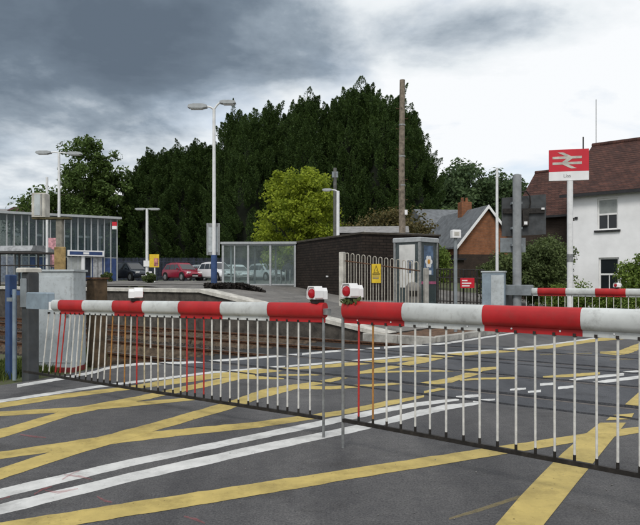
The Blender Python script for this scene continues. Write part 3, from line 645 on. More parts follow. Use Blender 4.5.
# ------------------------------------------------------------------ lamp columns and poles
def lamp_column(px, ytop, ybase, d, label, heads, r=(.065, .04), blue=None, group='station lamp columns', arm_y=None, mtl=None):
    top = at(px, ytop, d); zb = terrain(top.x, top.y); zb = max(zb, PZ if 12.4 < .6*top.x+.8*top.y < 15.4 else zb)
    root = thing('lamp_column', label, 'street lamp', (top.x, top.y, zb), 0, group); H = top.z-zb
    if blue:
        hb = at(px, blue, d).z-zb; MB().tube([(0,0,-.05),(0,0,hb)], [r[0]*1.5]*2, 12).build('base_section', M_BLUE, root, True); z0 = hb
    else: z0 = -.05
    MB().tube([(0,0,z0),(0,0,H)], [r[0], r[1]], 10).build('pole', mtl or M_WPOLE, root, True)
    s_ = d/FPX
    for (x0, x1, dy, th) in heads:
        a = Vector(((x0)*s_, 0, H+dy*s_)); sg = -1 if x0 < 0 else 1
        MB().tube([(0, 0, H-.03), (a.x*.5, 0, H+.01+dy*s_*.5), (a.x, 0, a.z)], .03, 8).build('arm', M_WPOLE, root, True)
        L_ = abs(x1-x0)*s_; hh = th*s_
        prof = [(0, -.25), (.25, -.5), (.8, -.5), (1, -.25), (.95, .3), (.7, .5), (.2, .5), (0, .25)]
        h_ = MB().prism([(a.x+sg*u*L_, a.z+v*hh) for u, v in prof], 'y', -.11, .11).build('lamp_head', M_LHEAD, root)
        MB().prism([(a.x+sg*u*L_, a.z-hh*.5-.02*(1 if .2 < u < .9 else 0)) for u in (.22, .3, .75, .85)]+[(a.x+sg*.85*L_, a.z-hh*.5-.002), (a.x+sg*.22*L_, a.z-hh*.5-.002)], 'y', -.08, .08).build('diffuser', M_SIGNW, h_)
    return root
lc = lamp_column(214, 108.5, 290, 20, 'tall white twin-headed lamp column with blue base carrying a sign board', [(-7, -26, 2, 4.5), (6, 22, 6, 3.5)], (.062, .045), 255)
sz = 20/FPX; H0 = lc.location.z
sb = thing('sign_board', 'tall narrow grey sign board fixed to the white lamp column', 'sign', (lc.location.x-.04, lc.location.y+.10, 0))
MB().bbox(-.20, .20, .0, .03, at(0,255,20).z, at(0,223,20).z).build('panel', M_GALV, sb)
for xx in (-.185, .185): MB().bbox(xx-.015, xx+.015, -.02, -.0005, at(0,255,20).z, at(0,223,20).z).build('frame_rail', M_LHEAD, sb)
MB().bbox(-.15, .15, -.012, -.001, at(0,252,20).z, at(0,227,20).z).build('face', M_CAB, sb)
lamp_column(59, 152, 262, 28, 'white twin-headed lamp column standing in front of the glazed station building', [(-8, -23, -.5, 3.2), (8, 23, -1.5, 3)], (.07, .05), group='station lamp columns')
t_ = lamp_column(147, 209, 266, 45, 'short white lamp column with flat T head in the car park', [(-1, -12, 0, 1.8), (1, 13, 0, 1.8)], (.11, .09))
s45 = 45/FPX; MB().bbox(-.2, .2, -.16, -.112, (266-251)*s45, (266-245)*s45).build('notice_plate', M_SIGNW, t_)
lamp_column(338, 191, 240, 31, 'white lamp column with single arm behind the dark brick shed', [(-6, -16, 1.2, 2.2)], (.085, .075))
def plain_pole(name, px, ytop, d, r0, r1, m, label, cat='pole', zb=None, wob=0.0):
    t = at(px, ytop, d); zb = terrain(t.x, t.y) if zb is None else zb
    root = thing(name, label, cat, (t.x, t.y, zb)); mb = MB(); H = t.z-zb
    mb.tube([(wob*math.sin(i*1.3), 0, -.1+(H+.1)*i/6) for i in range(7)], [r0+(r1-r0)*i/6 for i in range(7)], 12).build('pole', m, root, True); return root, H
plain_pole('white_mast', 47, 177, 27, .055, .05, M_WPOLE, 'slim white mast beside the twin-headed lamp and glazed building')
MB().bbox(0,0,0,0,0,0)
r_, H = plain_pole('telegraph_pole', 402, 80, 27, .15, .11, M_WOOD, 'tall weathered wooden telegraph pole rising behind the shed', wob=.015)
for i in range(12):
    z = H-1.2-i*.42; sg = 1 if i % 2 else -1; MB().tube([(sg*.09, -.03, z), (sg*.24, -.03, z), (sg*.24, -.03, z+.04)], .012, 6).build('step_iron', M_RUST, r_)
for z in (H-1.9, H-3.2, H-4.4): MB().tube([(0,0,z),(0,0,z+.06)], .135, 12, False).build('band', M_GALV, r_)
MB().bbox(.1, .22, -.08, .06, H-5.6, H-5.4).build('terminal_box', M_SIGNW, r_)
r_, H = plain_pole('utility_pole', 335, 168, 34, .10, .085, mat('dull_pole', (.12, .12, .11), .8), 'thin dark pole rising beside the yellow-green tree'); MB().bbox(-.16, .16, -.08, .08, H-.5, H-.2).build('head_box', M_GREY, r_)
plain_pole('white_mast', 497, 168, 20, .05, .04, M_WPOLE, 'slender white mast standing behind the grey-blue cabinet')
# post with small white box
p = gp(455.5, 331, .1); s_ = p.y/FPX
pt = thing('detector_post', 'grey post topped with a small white box by the kerb', 'post', (p.x, p.y, .1), math.radians(8))
MB().tube([(0,0,-.1),(0,0,(331-238)*s_)], .042, 12).build('post', M_GREY, pt, True); MB().bev(-.10, .11, -.09, .09, (331-238)*s_+.001, (331-230)*s_, .012).build('box', M_SIGNW, pt); MB().bbox(-.06, .06, -.095, -.0905, (331-236)*s_, (331-232)*s_).build('lens_plate', M_COPE, pt)
# cabinet by the far barrier
p = at(494, 300, 17.2); s_ = 17.2/FPX
cb2 = thing('equipment_cabinet', 'grey-blue steel cabinet beside the distant barrier hinge', 'cabinet', (p.x, p.y, .05), math.radians(-20))
MB().bev(-.29, .29, -.25, .25, 0, EYE+7.5*s_-.05, .015).build('body', M_BLUEG, cb2); MB().bbox(-.05, .27, -.262, -.2515, .1, 1.38).build('door', M_CAB, cb2); MB().bbox(-.31, .31, -.27, .27, EYE+7.5*s_-.049, EYE+9*s_-.05).build('lid', M_CAB, cb2)
p = piv; fm = thing('barrier_machine', 'grey barrier machine under the distant barrier hinge', 'machine', (p.x-.62, p.y+.62, .0), ROT)
MB().bev(-.2, .2, -.25, .25, 0, .96, .02).build('housing', M_DGREY, fm); MB().bev(-.17, .17, -.2, .2, .961, 1.02, .02).build('cap', M_GREY, fm)
# road traffic signal seen from behind
p = at(517, 300, 17.3); s_ = 17.3/FPX
sg = thing('crossing_signal', 'back of grey crossing signal board mounted on a thick grey post', 'signal', (p.x, p.y, 0), math.radians(-3)); zz = lambda y: EYE+(280-y)*s_
MB().tube([(0,0,-.1),(0,0,zz(175))], .115, 16).build('post', mat('neutral_grey_post', (.26, .275, .285), .5, nscale=3, namt=.18, dirt=.3), sg, True); MB().tube([(0,0,zz(175)+.0),(0,0,zz(174))], [.1, .05], 16).build('post_cap', M_GREY, sg)
MB().prism([(-.36, zz(197)), (.81, zz(193.5)), (.81, zz(234)), (-.36, zz(236))], 'y', .17, .2).build('backing_board', M_DGREY, sg)
MB().prism([(-.40, zz(237.5)), (.27, zz(237.5)), (.27, zz(252)), (-.40, zz(252))], 'y', .17, .2).build('lower_board', M_GREY, sg)
MB().bbox(-.34, .76, .10, .165, zz(213), zz(208)).build('crossbar', M_BLACK, sg); MB().bbox(.16, .32, .04, .166, zz(226), zz(210)).build('lamp_back', M_BLACK, sg); MB().bbox(.19, .28, .025, .038, zz(224.5), zz(221.5)).build('label_plate', M_SIGNW, sg)
MB().bbox(.66, .74, .06, .099, zz(209.5), zz(207.5)).build('label_plate', M_SIGNW, sg)
MB().tube([(.1, .0, zz(192)), (.26, .05, zz(191)), (.36, .08, zz(196)), (.38, .1, zz(203)), (.34, .12, zz(209))], .018, 8).build('cable', M_BLACK, sg, True)
for z in (zz(203), zz(228), zz(245)): MB().bbox(-.14, .14, -.02, .17, z-.03, z+.03).build('clamp', M_GREY, sg)
# station sign
p = at(570, 300, 18.8); s_ = 18.8/FPX; zz = lambda y: EYE+(280-y)*s_
st = thing('station_sign', 'red and white railway station sign with double arrow on a tall white pole', 'sign', (p.x, p.y, 0), math.radians(-14))
MB().tube([(0,0,-.1),(0,0,zz(181))], .085, 14).build('pole', M_WPOLE, st, True)
MB().tube([(0,0,zz(262)),(0,0,zz(254))], .089, 14, False).build('pole_band', M_GALV, st, True)
w0, w1 = -.58, .48
MB().bbox(w0, w1, -.04, .04, zz(171.5), zz(149.5)).build('red_panel', M_SIGNR, st); MB().bbox(w0, w1, -.04, .04, zz(180.5), zz(171.5)-.002).build('white_panel', M_SIGNW, st)
MB().bbox(w1+.0005, w1+.025, -.038, .038, zz(171.5), zz(149.5)).build('red_edge', M_SIGNR, st); MB().bbox(w1+.0005, w1+.025, -.038, .038, zz(180.5), zz(171.5)-.002).build('white_edge', M_SIGNW, st)
cx, cz, A = (w0+w1)/2-.035, (zz(171.5)+zz(149.5))/2, .257
lg = MB()
def bar2(a, b, w):
    a, b = Vector(a), Vector(b); 
    lg.prism([(cx+x*A, cz+z*A) for x, z in ((a.x, a.y+w), (a.x, a.y-w), (b.x, b.y-w), (b.x, b.y+w))], 'y', -.046, -.0405)
def slant(a, b, w):
    lg.prism([(cx+x*A, cz+z*A) for x, z in ((a[0]-w, a[1]), (a[0]+w, a[1]), (b[0]+w, b[1]), (b[0]-w, b[1]))], 'y', -.0475, -.0405)
bar2((-1.55, .32), (1.55, .32), .135); bar2((-1.55, -.32), (1.55, -.32), .135)
slant((-.72, .92), (.42, .32), .30); slant((.42, .32), (-.42, -.32), .30); slant((-.42, -.32), (.72, -.92), .30)
lg.build('double_arrow', M_COPE, st)
o = link('lettering', text_mesh('Liss', .14, M_INKG), st, (cx, -.042, (zz(180.5)+zz(171.5))/2)); o.rotation_euler = (math.pi/2, 0, 0)
MB().bbox(.08, .12, -.02, .02, zz(221), zz(218)).build('bracket', M_BLACK, st)

# ------------------------------------------------------------------ bow top fence beside the ramp
FN = 15.05
def on_n(px, n): t = (px-320)/FPX; d = n/(.6*t+.8); return d, d*(.6-.8*t)
fe = thing('hoop_top_fence', 'bow-topped grey metal railing following the platform ramp', 'fence', W(0, FN), ROT)
d0, s0 = on_n(345, FN); d1, s1 = on_n(420, FN)
def ftop(s): return EYE+(280-253.0)/FPX*d0+(s0-s)/(s0-s1)*(EYE+(280-262.5)/FPX*d1-EYE-(280-253.0)/FPX*d0)
def rampz(s): return .113+(PZ-.121)*clamp((s-RS0)/(RS1-RS0))
nh = 13; ds = (s0-s1)/nh
for i in range(nh):
    s = s0-ds*(i+.12); s2 = s-ds*.56; zt = ftop(s) if i < nh else ftop(s1)-.02*(i-nh); r = abs(s-s2)/2
    pts = [(-s, 0, rampz(s)+.08), (-s, 0, zt-r)]+[(-(s+s2)/2+r*math.cos(a)*-1, 0, zt-r+r*math.sin(a)) for a in [math.pi*k/8 for k in range(1, 8)]]+[(-s2, 0, zt-r), (-s2, 0, rampz(s2)+.08)]
    MB().tube(pts, .013, 6).build('hoop', mat('cream_railing', (.40, .375, .32), .6, nscale=8, namt=.2, dirt=.4), fe, True)
    for a, b in ((s, s2),):
        pass
se = s0-ds*nh
for dz, m in ((-.22, M_RUST), (None, M_GALV)):
    pts = []
    for i in range(9):
        s = s0-(s0-se)*i/8; z = (ftop(s) if s > s1 else ftop(s1)-.02*(s1-s)/ds)+dz if dz else rampz(s)+.13; pts.append((-s, 0.0, z))
    mb = MB()
    for a, b in zip(pts, pts[1:]): mb.tube([a, b], .019, 6)
    mb.build('fence_rail', m, fe)
MB().bev(-s0-.17, -s0-.02, -.07, .07, rampz(s0)-.05, ftop(s0)+.03, .012).build('concrete_post', M_COPE, fe)
ysg = thing('warning_sign', 'small yellow warning sign with black triangle fixed to the hoop railing', 'sign', W(0, FN-.03), ROT)
da, sa = on_n(372.5, FN); db, sb_ = on_n(381.5, FN); zt, zb = EYE+(280-264)/FPX*da, EYE-(283-280)/FPX*da
MB().bbox(-sa, -sb_, -.012, -.004, zb, zt).build('plate', M_SIGNY, ysg); xm = -(sa+sb_)/2; zm = (zt+zb)/2
MB().prism([(xm-.085, zm+.02), (xm+.085, zm+.02), (xm, zt-.03)], 'y', -.0145, -.0122).build('triangle', M_INK, ysg); MB().prism([(xm-.055, zm+.035), (xm+.055, zm+.035), (xm, zt-.065)], 'y', -.0165, -.0147).build('triangle_face', M_SIGNY, ysg)
MB().prism([(xm-.01, zm+.05), (xm+.004, zm+.05), (xm+.02, zm+.10), (xm+.005, zm+.10)], 'y', -.0185, -.0167).build('bolt_mark', M_INK, ysg)
MB().bbox(-sa+.02, -sb_-.02, -.0145, -.0122, zm-.03, zm-.0).build('text_line', M_INK, ysg)
for k in range(3): MB().bbox(-sa+.03, -sb_-.04-.01*k, -.0145, -.0122, zm-.075-.035*k, zm-.058-.035*k).build('text_line', M_INKG, ysg)

# ------------------------------------------------------------------ telephone kiosk
kd = 20.0; s_ = kd/FPX; kc = at(419, 300, kd); zg = terrain(kc.x, kc.y+.6)
ki = thing('telephone_kiosk', 'grey glazed telephone kiosk with flower poster behind the hoop railing', 'kiosk', (kc.x, kc.y+.66, zg), math.radians(47)); hk = EYE+(280-237)*s_-zg; a = .47
# local corner (-a,-a) faces the camera
for x in (-a, a):
    for y in (-a, a): MB().bev(x-.04, x+.04, y-.04, y+.04, 0, hk-.14, .008).build('corner_post', M_GALV, ki)
MB().bev(-a-.06, a+.06, -a-.06, a+.06, hk-.1395, hk, .02).build('roof', M_LHEAD, ki)
for (x0, x1, y0, y1) in ((-a+.041, a-.041, -a-.01, -a+.01), (-a-.01, -a+.01, -a+.041, a-.041), (-a+.041, a-.041, a-.01, a+.01), (a-.01, a+.01, -a+.041, a-.041)):
    MB().bbox(x0, x1, y0, y1, .12, hk-.14).build('glass_panel', M_GLASSK, ki); MB().bbox(x0, x1, y0-.008, y1+.008, .0, .12).build('kick_panel', M_GREY, ki)
    MB().bbox(x0, x1, y0-.006, y1+.006, .86, .94).build('handrail_strip', mat('pink_vinyl', (.42, .10, .20), .5) if y1 < 0 and x1 > 0 else M_GREY, ki)
MB().bbox(-.22, .22, .36, .44, .9, 1.9).build('telephone_panel', M_DGREY, ki); MB().bbox(-a-.0145, -a-.0105, -.30, .30, .75, hk-.22).build('white_poster', mat('poster_white', (.62, .62, .6), .6, nscale=3, namt=.12), ki); MB().bbox(-a-.0185, -a-.0148, -.22, -.02, 1.2, 1.60).build('notice', mat('poster_dark', (.12, .15, .2), .5, nscale=9, namt=.5), ki)
fx, fz = 0.0, hk-.75
MB().bbox(fx-.26, fx+.26, -a-.0135, -a-.0105, fz-.42, fz+.5).build('poster', mat('poster_blue', (.10, .16, .26), .5, nscale=5, namt=.4), ki)
fl = MB()
for k in range(6): t = k*math.pi/3; fl.tube([(fx+.13*math.cos(t), -a-.016, fz+.13*math.sin(t)), (fx+.13*math.cos(t), -a-.019, fz+.13*math.sin(t))], .075, 10)
fl.build('flower_petals', M_SIGNW, ki); MB().tube([(fx, -a-.0192, fz), (fx, -a-.0225, fz)], .075, 12).build('flower_centre', mat('poster_orange', (.7, .32, .03), .5), ki)
MB().bbox(fx-.15, fx+.15, -a-.016, -a-.0136, fz-.40, fz-.27).build('poster_panel', M_SIGNW, ki)
p = at(426, 300, 17.6); MBp = thing('concrete_bollard', 'pale square concrete post in front of the kiosk', 'post', (p.x, p.y, .1), .3); MB().bev(-.06, .06, -.06, .06, 0, EYE+(280-268)*17.6/FPX-.1, .012).build('post', M_CONC, MBp)
p = at(413, 300, 17.8); bn = thing('litter_bin', 'rounded grey litter bin behind the hoop railing by the kiosk', 'bin', (p.x, p.y, .15)); MB().tube([(0,0,0),(0,0,.75),(0,0,.95),(0,0,1.06),(0,0,1.1)], [.20,.22,.21,.14,.03], 16).build('body', mat('bin_grey', (.20, .195, .185), .6, nscale=5, namt=.2), bn, True); MB().bbox(-.12, .12, -.235, -.19, .72, .86).build('opening', M_BLACK, bn)

# ------------------------------------------------------------------ low railing and red notice behind the kerb
lr = thing('low_railing', 'low dark metal railing between the kiosk and grey-blue cabinet', 'railing', (0, 0, 0))
a, b = at(437, 269, 19.5), at(484, 270, 19.0); za = .15
for i in range(15):
    q = a.lerp(b, i/14); MB().tube([(q.x, q.y, za), (q.x, q.y, q.z)], .014 if i % 4 else .026, 6).build('upright', M_BLACK, lr)
for z in (0, -.25, -.95): MB().tube([(a.x, a.y, a.z+z), (b.x, b.y, b.z+z)], .02, 6).build('railing_bar', M_BLACK, lr)
rs = thing('red_notice', 'small red notice with white text lines fixed to the low railing', 'sign', (0, 0, 0)); c = at(466.5, 283, 19.15); s_ = 19.15/FPX
MB().bbox(c.x-7*s_, c.x+7*s_, c.y-.12, c.y-.10, c.z-5*s_, c.z+5*s_).build('plate', M_SIGNR, rs)
for k, wd in enumerate((.5, .85, .7)): MB().bbox(c.x-5.5*s_, c.x-5.5*s_+11*s_*wd, c.y-.1235, c.y-.1205, c.z+(2.4-2.6*k)*s_-.018, c.z+(2.4-2.6*k)*s_+.018).build('text_line', M_SIGNW, rs)

# ------------------------------------------------------------------ glazed cycle shelter
sd = 30.0; s_ = sd/FPX; zb = at(0, 286.5, sd).z; zt = at(0, 241.5, sd).z; x0, x1 = at(223, 0, sd).x, at(297, 0, sd).x
sh = thing('cycle_shelter', 'glazed shelter with pale metal frame on the forecourt beside the dark shed', 'shelter', (x0, sd, zb-.02), math.radians(-3)); Ls = x1-x0; Hs = zt-zb
posts = [0, 1.17, 2.2, Ls-.08]; dep = 2.0
for i, x in enumerate(posts):
    MB().bev(x-.05, x+.05, -.05, .05, 0, Hs-.1, .008).build('post', M_LHEAD, sh); MB().bev(x-.04, x+.04, dep-.05, dep+.05, 0, Hs-.1, .008).build('post', M_LHEAD, sh)
MB().bbox(.51, .57, -.03, .03, .1, Hs-.1).build('mullion', M_LHEAD, sh)
for i in range(3):
    xa, xb = posts[i]+.052, posts[i+1]-.052; MB().bbox(xa, xb, -.008, .008, .14, Hs-.16).build('glass_panel', M_GLASS, sh); MB().bbox(xa, xb, dep-.008, dep+.008, .14, Hs-.16).build('glass_panel', M_GLASS, sh)
    MB().bbox(xa, xb, -.03, .03, Hs-.16, Hs-.1).build('top_rail', M_LHEAD, sh); MB().bbox(xa, xb, -.025, .025, .08, .14).build('bottom_rail', M_LHEAD, sh)
MB().bbox(-.008, .008, .06, dep-.06, .14, Hs-.16).build('glass_panel', M_GLASS, sh)
MB().prism([(-.12, Hs-.0995), (dep+.12, Hs-.0995), (dep+.12, Hs+.06), (-.12, Hs)], 'x', -.1, Ls).build('roof', M_LHEAD, sh)
ck = thing('cycle_rack', 'row of metal cycle stands inside the glazed shelter', 'cycle rack', (x0+2.4, sd+1.0, zb))
for i in range(4): MB().tube([(i*.22, -.3, 0), (i*.22, -.3, .65), (i*.22, -.2, .78), (i*.22, .2, .78), (i*.22, .3, .65), (i*.22, .3, 0)], .025, 8).build('stand', M_GALV, ck, True)

# ------------------------------------------------------------------ dark brick shed
c = at(362, 300, 24); lft = at(295, 290, 30); fd = Vector((lft.x-c.x, lft.y-c.y, 0)); Lw = fd.length; rz = math.atan2(fd.y, fd.x)
sd_ = thing('brick_shed', 'low dark brick shed with flat roof behind the hoop railing', 'shed', (c.x, c.y, .4), rz); ht = at(0, 234, 24).z-.4
MB().bbox(0, Lw, -3.4, 0, -.1, ht).build('wall', M_BRICKD, sd_)
MB().bbox(-.05, Lw+.05, -3.45, .05, ht+.001, ht+.07).build('roof_edge', mat('dark_roof_edge', (.05, .042, .032), .9), sd_); MB().bbox(.05, Lw-.05, -3.35, -.05, ht+.071, ht+.09).build('roof', M_FELT, sd_)
MB().bbox(2.95, 3.07, .001, .05, 1.02, 1.08).build('bracket', M_SIGNW, sd_); MB().tube([(.05, -.12, ht+.05), (.0, -.12, ht+.09)], .05, 8).build('flood_lamp', M_CONC, sd_)
# grey roofed outbuilding beyond
gb = thing('outbuilding', 'low outbuilding with grey felt roof beyond the dark shed', 'shed', (at(372, 0, 37).x, 37, .8), math.radians(-6)); hw = at(0, 233, 37).z-.8; hr = at(0, 226, 37).z-.8
MB().bbox(-2.0, 2.0, 0, 3, 0, hw).build('wall', M_BRICKB, gb); MB().prism([(-.2, hw+.002), (1.5, hr+.1), (3.2, hw+.002)], 'x', -2.1, 2.1).build('roof', M_FELT, gb)

# ------------------------------------------------------------------ white house
HP, HD = Vector((10.64, 28.0, 0)), Vector((2.2, -1.9, 0)).normalized(); hz = math.atan2(HD.y, HD.x)
ho = thing('white_house', 'white rendered house with dark clay tiled roof beside the station sign', 'house', (HP.x, HP.y, 0), hz)
def wallcut(name, L, zt, th, ops, m, parent, x0=0.0, y0=0.0, zb=0.0):
    xs = sorted({x0, L}|{o[0] for o in ops}|{o[1] for o in ops}); zs_ = sorted({zb, zt}|{o[2] for o in ops}|{o[3] for o in ops}); mb = MB()
    for xa, xb in zip(xs, xs[1:]):
        for za, zc in zip(zs_, zs_[1:]):
            if any(o[0]-1e-6 <= xa and xb <= o[1]+1e-6 and o[2]-1e-6 <= za and zc <= o[3]+1e-6 for o in ops): continue
            mb.bbox(xa, xb, y0, y0+th, za, zc)
    return mb.build(name, m, parent)
def hwin(px0, px1, py0, py1):
    k0, k1 = along(HP, HD, px0), along(HP, HD, px1); d = HP.y+HD.y*(k0+k1)/2; return (k0, k1, EYE+(280-py1)/FPX*d, EYE+(280-py0)/FPX*d)
w_up, w_lo = hwin(597, 618, 198, 230), hwin(598.5, 619, 257.5, 291)
eav = EYE+(280-196.0)/FPX*28.0
more_w = [(w[0]+k, w[1]+k, w[2], w[3]) for k in (2.7, 5.4) for w in (w_up, w_lo)]
wallcut('front_wall', 9.0, eav, .3, [w_up, w_lo]+more_w, M_WALL, ho)
MB().bbox(.0, .3, .3005, 8, 0, eav).build('side_wall', M_BRICKB, ho); MB().bbox(8.7, 9, .3005, 8, 0, eav).build('side_wall', M_WALL, ho)
MB().bbox(.301, 8.699, 1.2, 1.25, 0, eav).build('inner_wall', M_DARK, ho)
def window(w, parent, blind):
    k0, k1, z0, z1 = w; f = bpy.data.objects.new('window', None); COL.objects.link(f); f.parent = parent; zm = (z0+z1)/2
    fr = MB(); y0, y1 = .08, .15
    for a in ((k0, k0+.07, z0, z1), (k1-.07, k1, z0, z1), (k0+.07, k1-.07, z1-.07, z1), (k0+.07, k1-.07, z0, z0+.07), (k0+.07, k1-.07, zm-.035, zm+.035)): fr.bbox(a[0], a[1], y0, y1, a[2], a[3])
    fr.bbox((k0+k1)/2-.018, (k0+k1)/2+.018, y0+.01, y1-.01, z0+.0705, zm-.0355)
    fr.build('frame', M_FRAME, f)
    MB().bbox(k0+.071, k1-.071, .11, .118, z0+.071, zm-.036).build('pane', M_PANE, f); MB().bbox(k0+.071, k1-.071, .10, .108, zm+.036, z1-.071).build('pane', M_BLIND if blind else M_PANE, f)
    MB().bbox(k0-.1, k1+.1, -.09, .0795, z0-.075, z0-.002).build('sill', M_GUT, f)
window(w_up, ho, True); window(w_lo, ho, False)
for w in more_w: window(w, ho, False)
rdg, rb_ = EYE+(280-145.5)/FPX*31.0, 4.0
def tiled_slope(name, x0, x1, ya, za, yb, zb, parent, rows=22, m=None):
    mb = MB()
    for i in range(rows):
        f0, f1 = i/rows, (i+1)/rows+.02; y0_, z0_ = ya+(yb-ya)*f0, za+(zb-za)*f0; y1_, z1_ = ya+(yb-ya)*f1, za+(zb-za)*f1
        j = random.uniform(-.01, .01)
        mb.add([(x0, y0_, z0_+.026), (x1, y0_, z0_+.026), (x1, y1_, z1_+.012), (x0, y1_, z1_+.012), (x0, y0_, z0_), (x1, y0_, z0_), (x1, y1_, z1_-.03), (x0, y1_, z1_-.03)], [(0,1,2,3), (4,5,1,0), (4,0,3,7), (1,5,6,2)])
    return mb.build(name, m or M_TILE, parent)
tiled_slope('roof', -.25, 9.3, -.28, eav+.02, rb_, rdg, ho); tiled_slope('roof', -.25, 9.3, 8.28, eav+.02, rb_, rdg, ho)
MB().tube([(-.25, rb_, rdg+.03), (9.3, rb_, rdg+.03)], .11, 10).build('ridge_tiles', M_TILE, ho)
MB().add([(.0, .31, eav), (.0, 8, eav), (.0, rb_, rdg-.08), (.3, .31, eav), (.3, 8, eav), (.3, rb_, rdg-.08)], [(0,2,1), (3,4,5), (0,3,5,2), (1,2,5,4)]).build('gable', M_BRICKB, ho)
MB().bbox(-.2, 9.2, -.36, -.25, eav-.1, eav+.02).build('gutter', M_GUT, ho); MB().tube([(.12, -.06, 0), (.12, -.06, eav-.1)], .04, 8).build('downpipe', M_GUT, ho)
MB().bbox(.34, .46, -.05, -.001, EYE+60/FPX*28, EYE+62.5/FPX*28).build('wall_vent', M_GUT, ho)
# lower wing
we, wr = 4.25, EYE+(280-173.5)/FPX*33.2
MB().bbox(-3.4, -.002, 1.5, 7, 0, we).build('wing_wall', M_BRICKB, ho)
tiled_slope('wing_roof', -3.1, -.26, 1.15, we-.02, 4.1, wr, ho, 16); tiled_slope('wing_roof', -3.1, -.26, 7.1, we-.02, 4.1, wr, ho, 16)
MB().tube([(-3.1, 4.1, wr+.02), (-.26, 4.1, wr+.02)], .09, 8).build('wing_ridge', M_TILE, ho); MB().prism([(1.5, we), (7, we), (4.1, wr-.12)], 'x', -3.0, -.05).build('wing_gable', M_BRICKB, ho)
MB().bbox(-3.1, -.02, 1.06, 1.15, we-.1, we).build('wing_gutter', M_GUT, ho)
q = at(600, 102, 31.5)
def to_house(v): return Matrix.Rotation(-hz, 3, 'Z') @ (Vector(v)-Vector((HP.x, HP.y, 0)))
qa = to_house(q); MB().tube([(qa.x, rb_, rdg), (qa.x, rb_, qa.z)], .018, 6).build('aerial', M_GALV, ho)
q = to_house(at(583.5, 137, 31.5)); MB().tube([(q.x, rb_, rdg-.6), (q.x, rb_, q.z)], .03, 6).build('aerial', M_BLACK, ho)

# ------------------------------------------------------------------ brick gable house and slate roofs behind
gd = 46.0; s_ = gd/FPX; g0 = at(487, 207, gd)
gh = thing('brick_house', 'orange brick gabled house with white verge boards behind the shrubs', 'house', (g0.x, gd, .5), math.radians(12)); zz = lambda y: EYE+(280-y)*s_-.5
hwid = 2.15; hp = zz(207); he = zz(243)
MB().prism([(-hwid, 2.6), (hwid, 2.6), (hwid, he), (0, hp-.15), (-hwid, he)], 'y', 0, 8).build('upper_wall', M_BRICKR, gh); MB().bbox(-hwid-.02, hwid+.02, -.03, 8, 0, 2.6-.002).build('lower_wall', M_BRICKB, gh)
for sgn in (-1, 1):
    dx, dz = sgn*(hwid+.3), he-.42
    MB().add([(0, -.25, hp+.02), (dx, -.25, dz), (dx, 8.2, dz), (0, 8.2, hp+.02), (0, -.25, hp+.12), (dx, -.25, dz+.12), (dx, 8.2, dz+.12), (0, 8.2, hp+.12)], [(0,1,2,3),(4,7,6,5),(0,4,5,1),(1,5,6,2),(2,6,7,3)]).build('roof', M_SLATE, gh)
    MB().add([(0, -.31, hp-.12), (dx, -.31, dz-.14), (dx, -.26, dz-.14), (0, -.26, hp-.12), (0, -.31, hp+.14), (dx, -.31, dz+.13), (dx, -.26, dz+.13), (0, -.26, hp+.14)], [(0,1,2,3),(4,7,6,5),(0,4,5,1),(1,5,6,2),(2,6,7,3),(0,3,7,4)]).build('verge_board', M_SIGNW, gh)
chm = MB(); chm.bev(-.45, .35, 3.2, 4.0, hp-.6, hp+.75, .03); ch = chm.build('chimney', M_BRICKR, gh)
for x in (-.25, .1): MB().tube([(x, 3.6, hp+.75), (x, 3.6, hp+1.1)], [.13, .1], 10).build('chimney_pot', M_BRICKR, ch)
MB().bbox(-3.9, -2.3, -1.2, .8, 0, 2.15).build('porch', M_BRICKB, gh); MB().bbox(-4.1, -2.2, -1.4, .9, 2.151, 2.28).build('porch_roof', M_GUT, gh)
g2 = thing('slate_house', 'grey slate roofed house partly hidden by trees behind the brick gable', 'house', (at(455, 0, 58).x, 58, .6), math.radians(8)); s_ = 58/FPX; zz = lambda y: EYE+(280-y)*s_-.6
MB().bbox(-2.6, 3.6, 0, 6, 0, zz(226)).build('wall', M_BRICKB, g2); MB().prism([(-.4, zz(228)), (3, zz(206)), (6.4, zz(228))], 'x', -2.9, 3.9).build('roof', M_SLATE, g2)
MB().bbox(-1.8, -1.0, -.05, -.001, zz(240), zz(228)-.5).build('window', M_PANE, g2)
# rooftops far behind the station building
for i, (px, yt, ye, d, wd, m, lab) in enumerate(((28, 204.5, 211, 85, 2.2, M_TILE, 'far brown roofed house showing above the glazed station building'), (5, 207, 213, 95, 4.5, M_FELT, 'far grey roofed house beyond the station at the dark cloud side'))):
    h_ = thing('far_house', lab, 'house', (at(px, 0, d).x, d, .8), .2); zr, ze = at(0, yt, d).z-.8, at(0, ye, d).z-.8
    MB().bbox(-wd, wd, 0, 6, 0, ze).build('wall', M_COPE, h_); MB().prism([(-.4, ze), (3, zr), (6.4, ze)], 'x', -wd-.3, wd+.3).build('roof', m, h_); MB().bbox(-wd+.6, -wd+1.6, -.06, -.001, ze-1.8, ze-.6).build('window', M_PANE, h_)

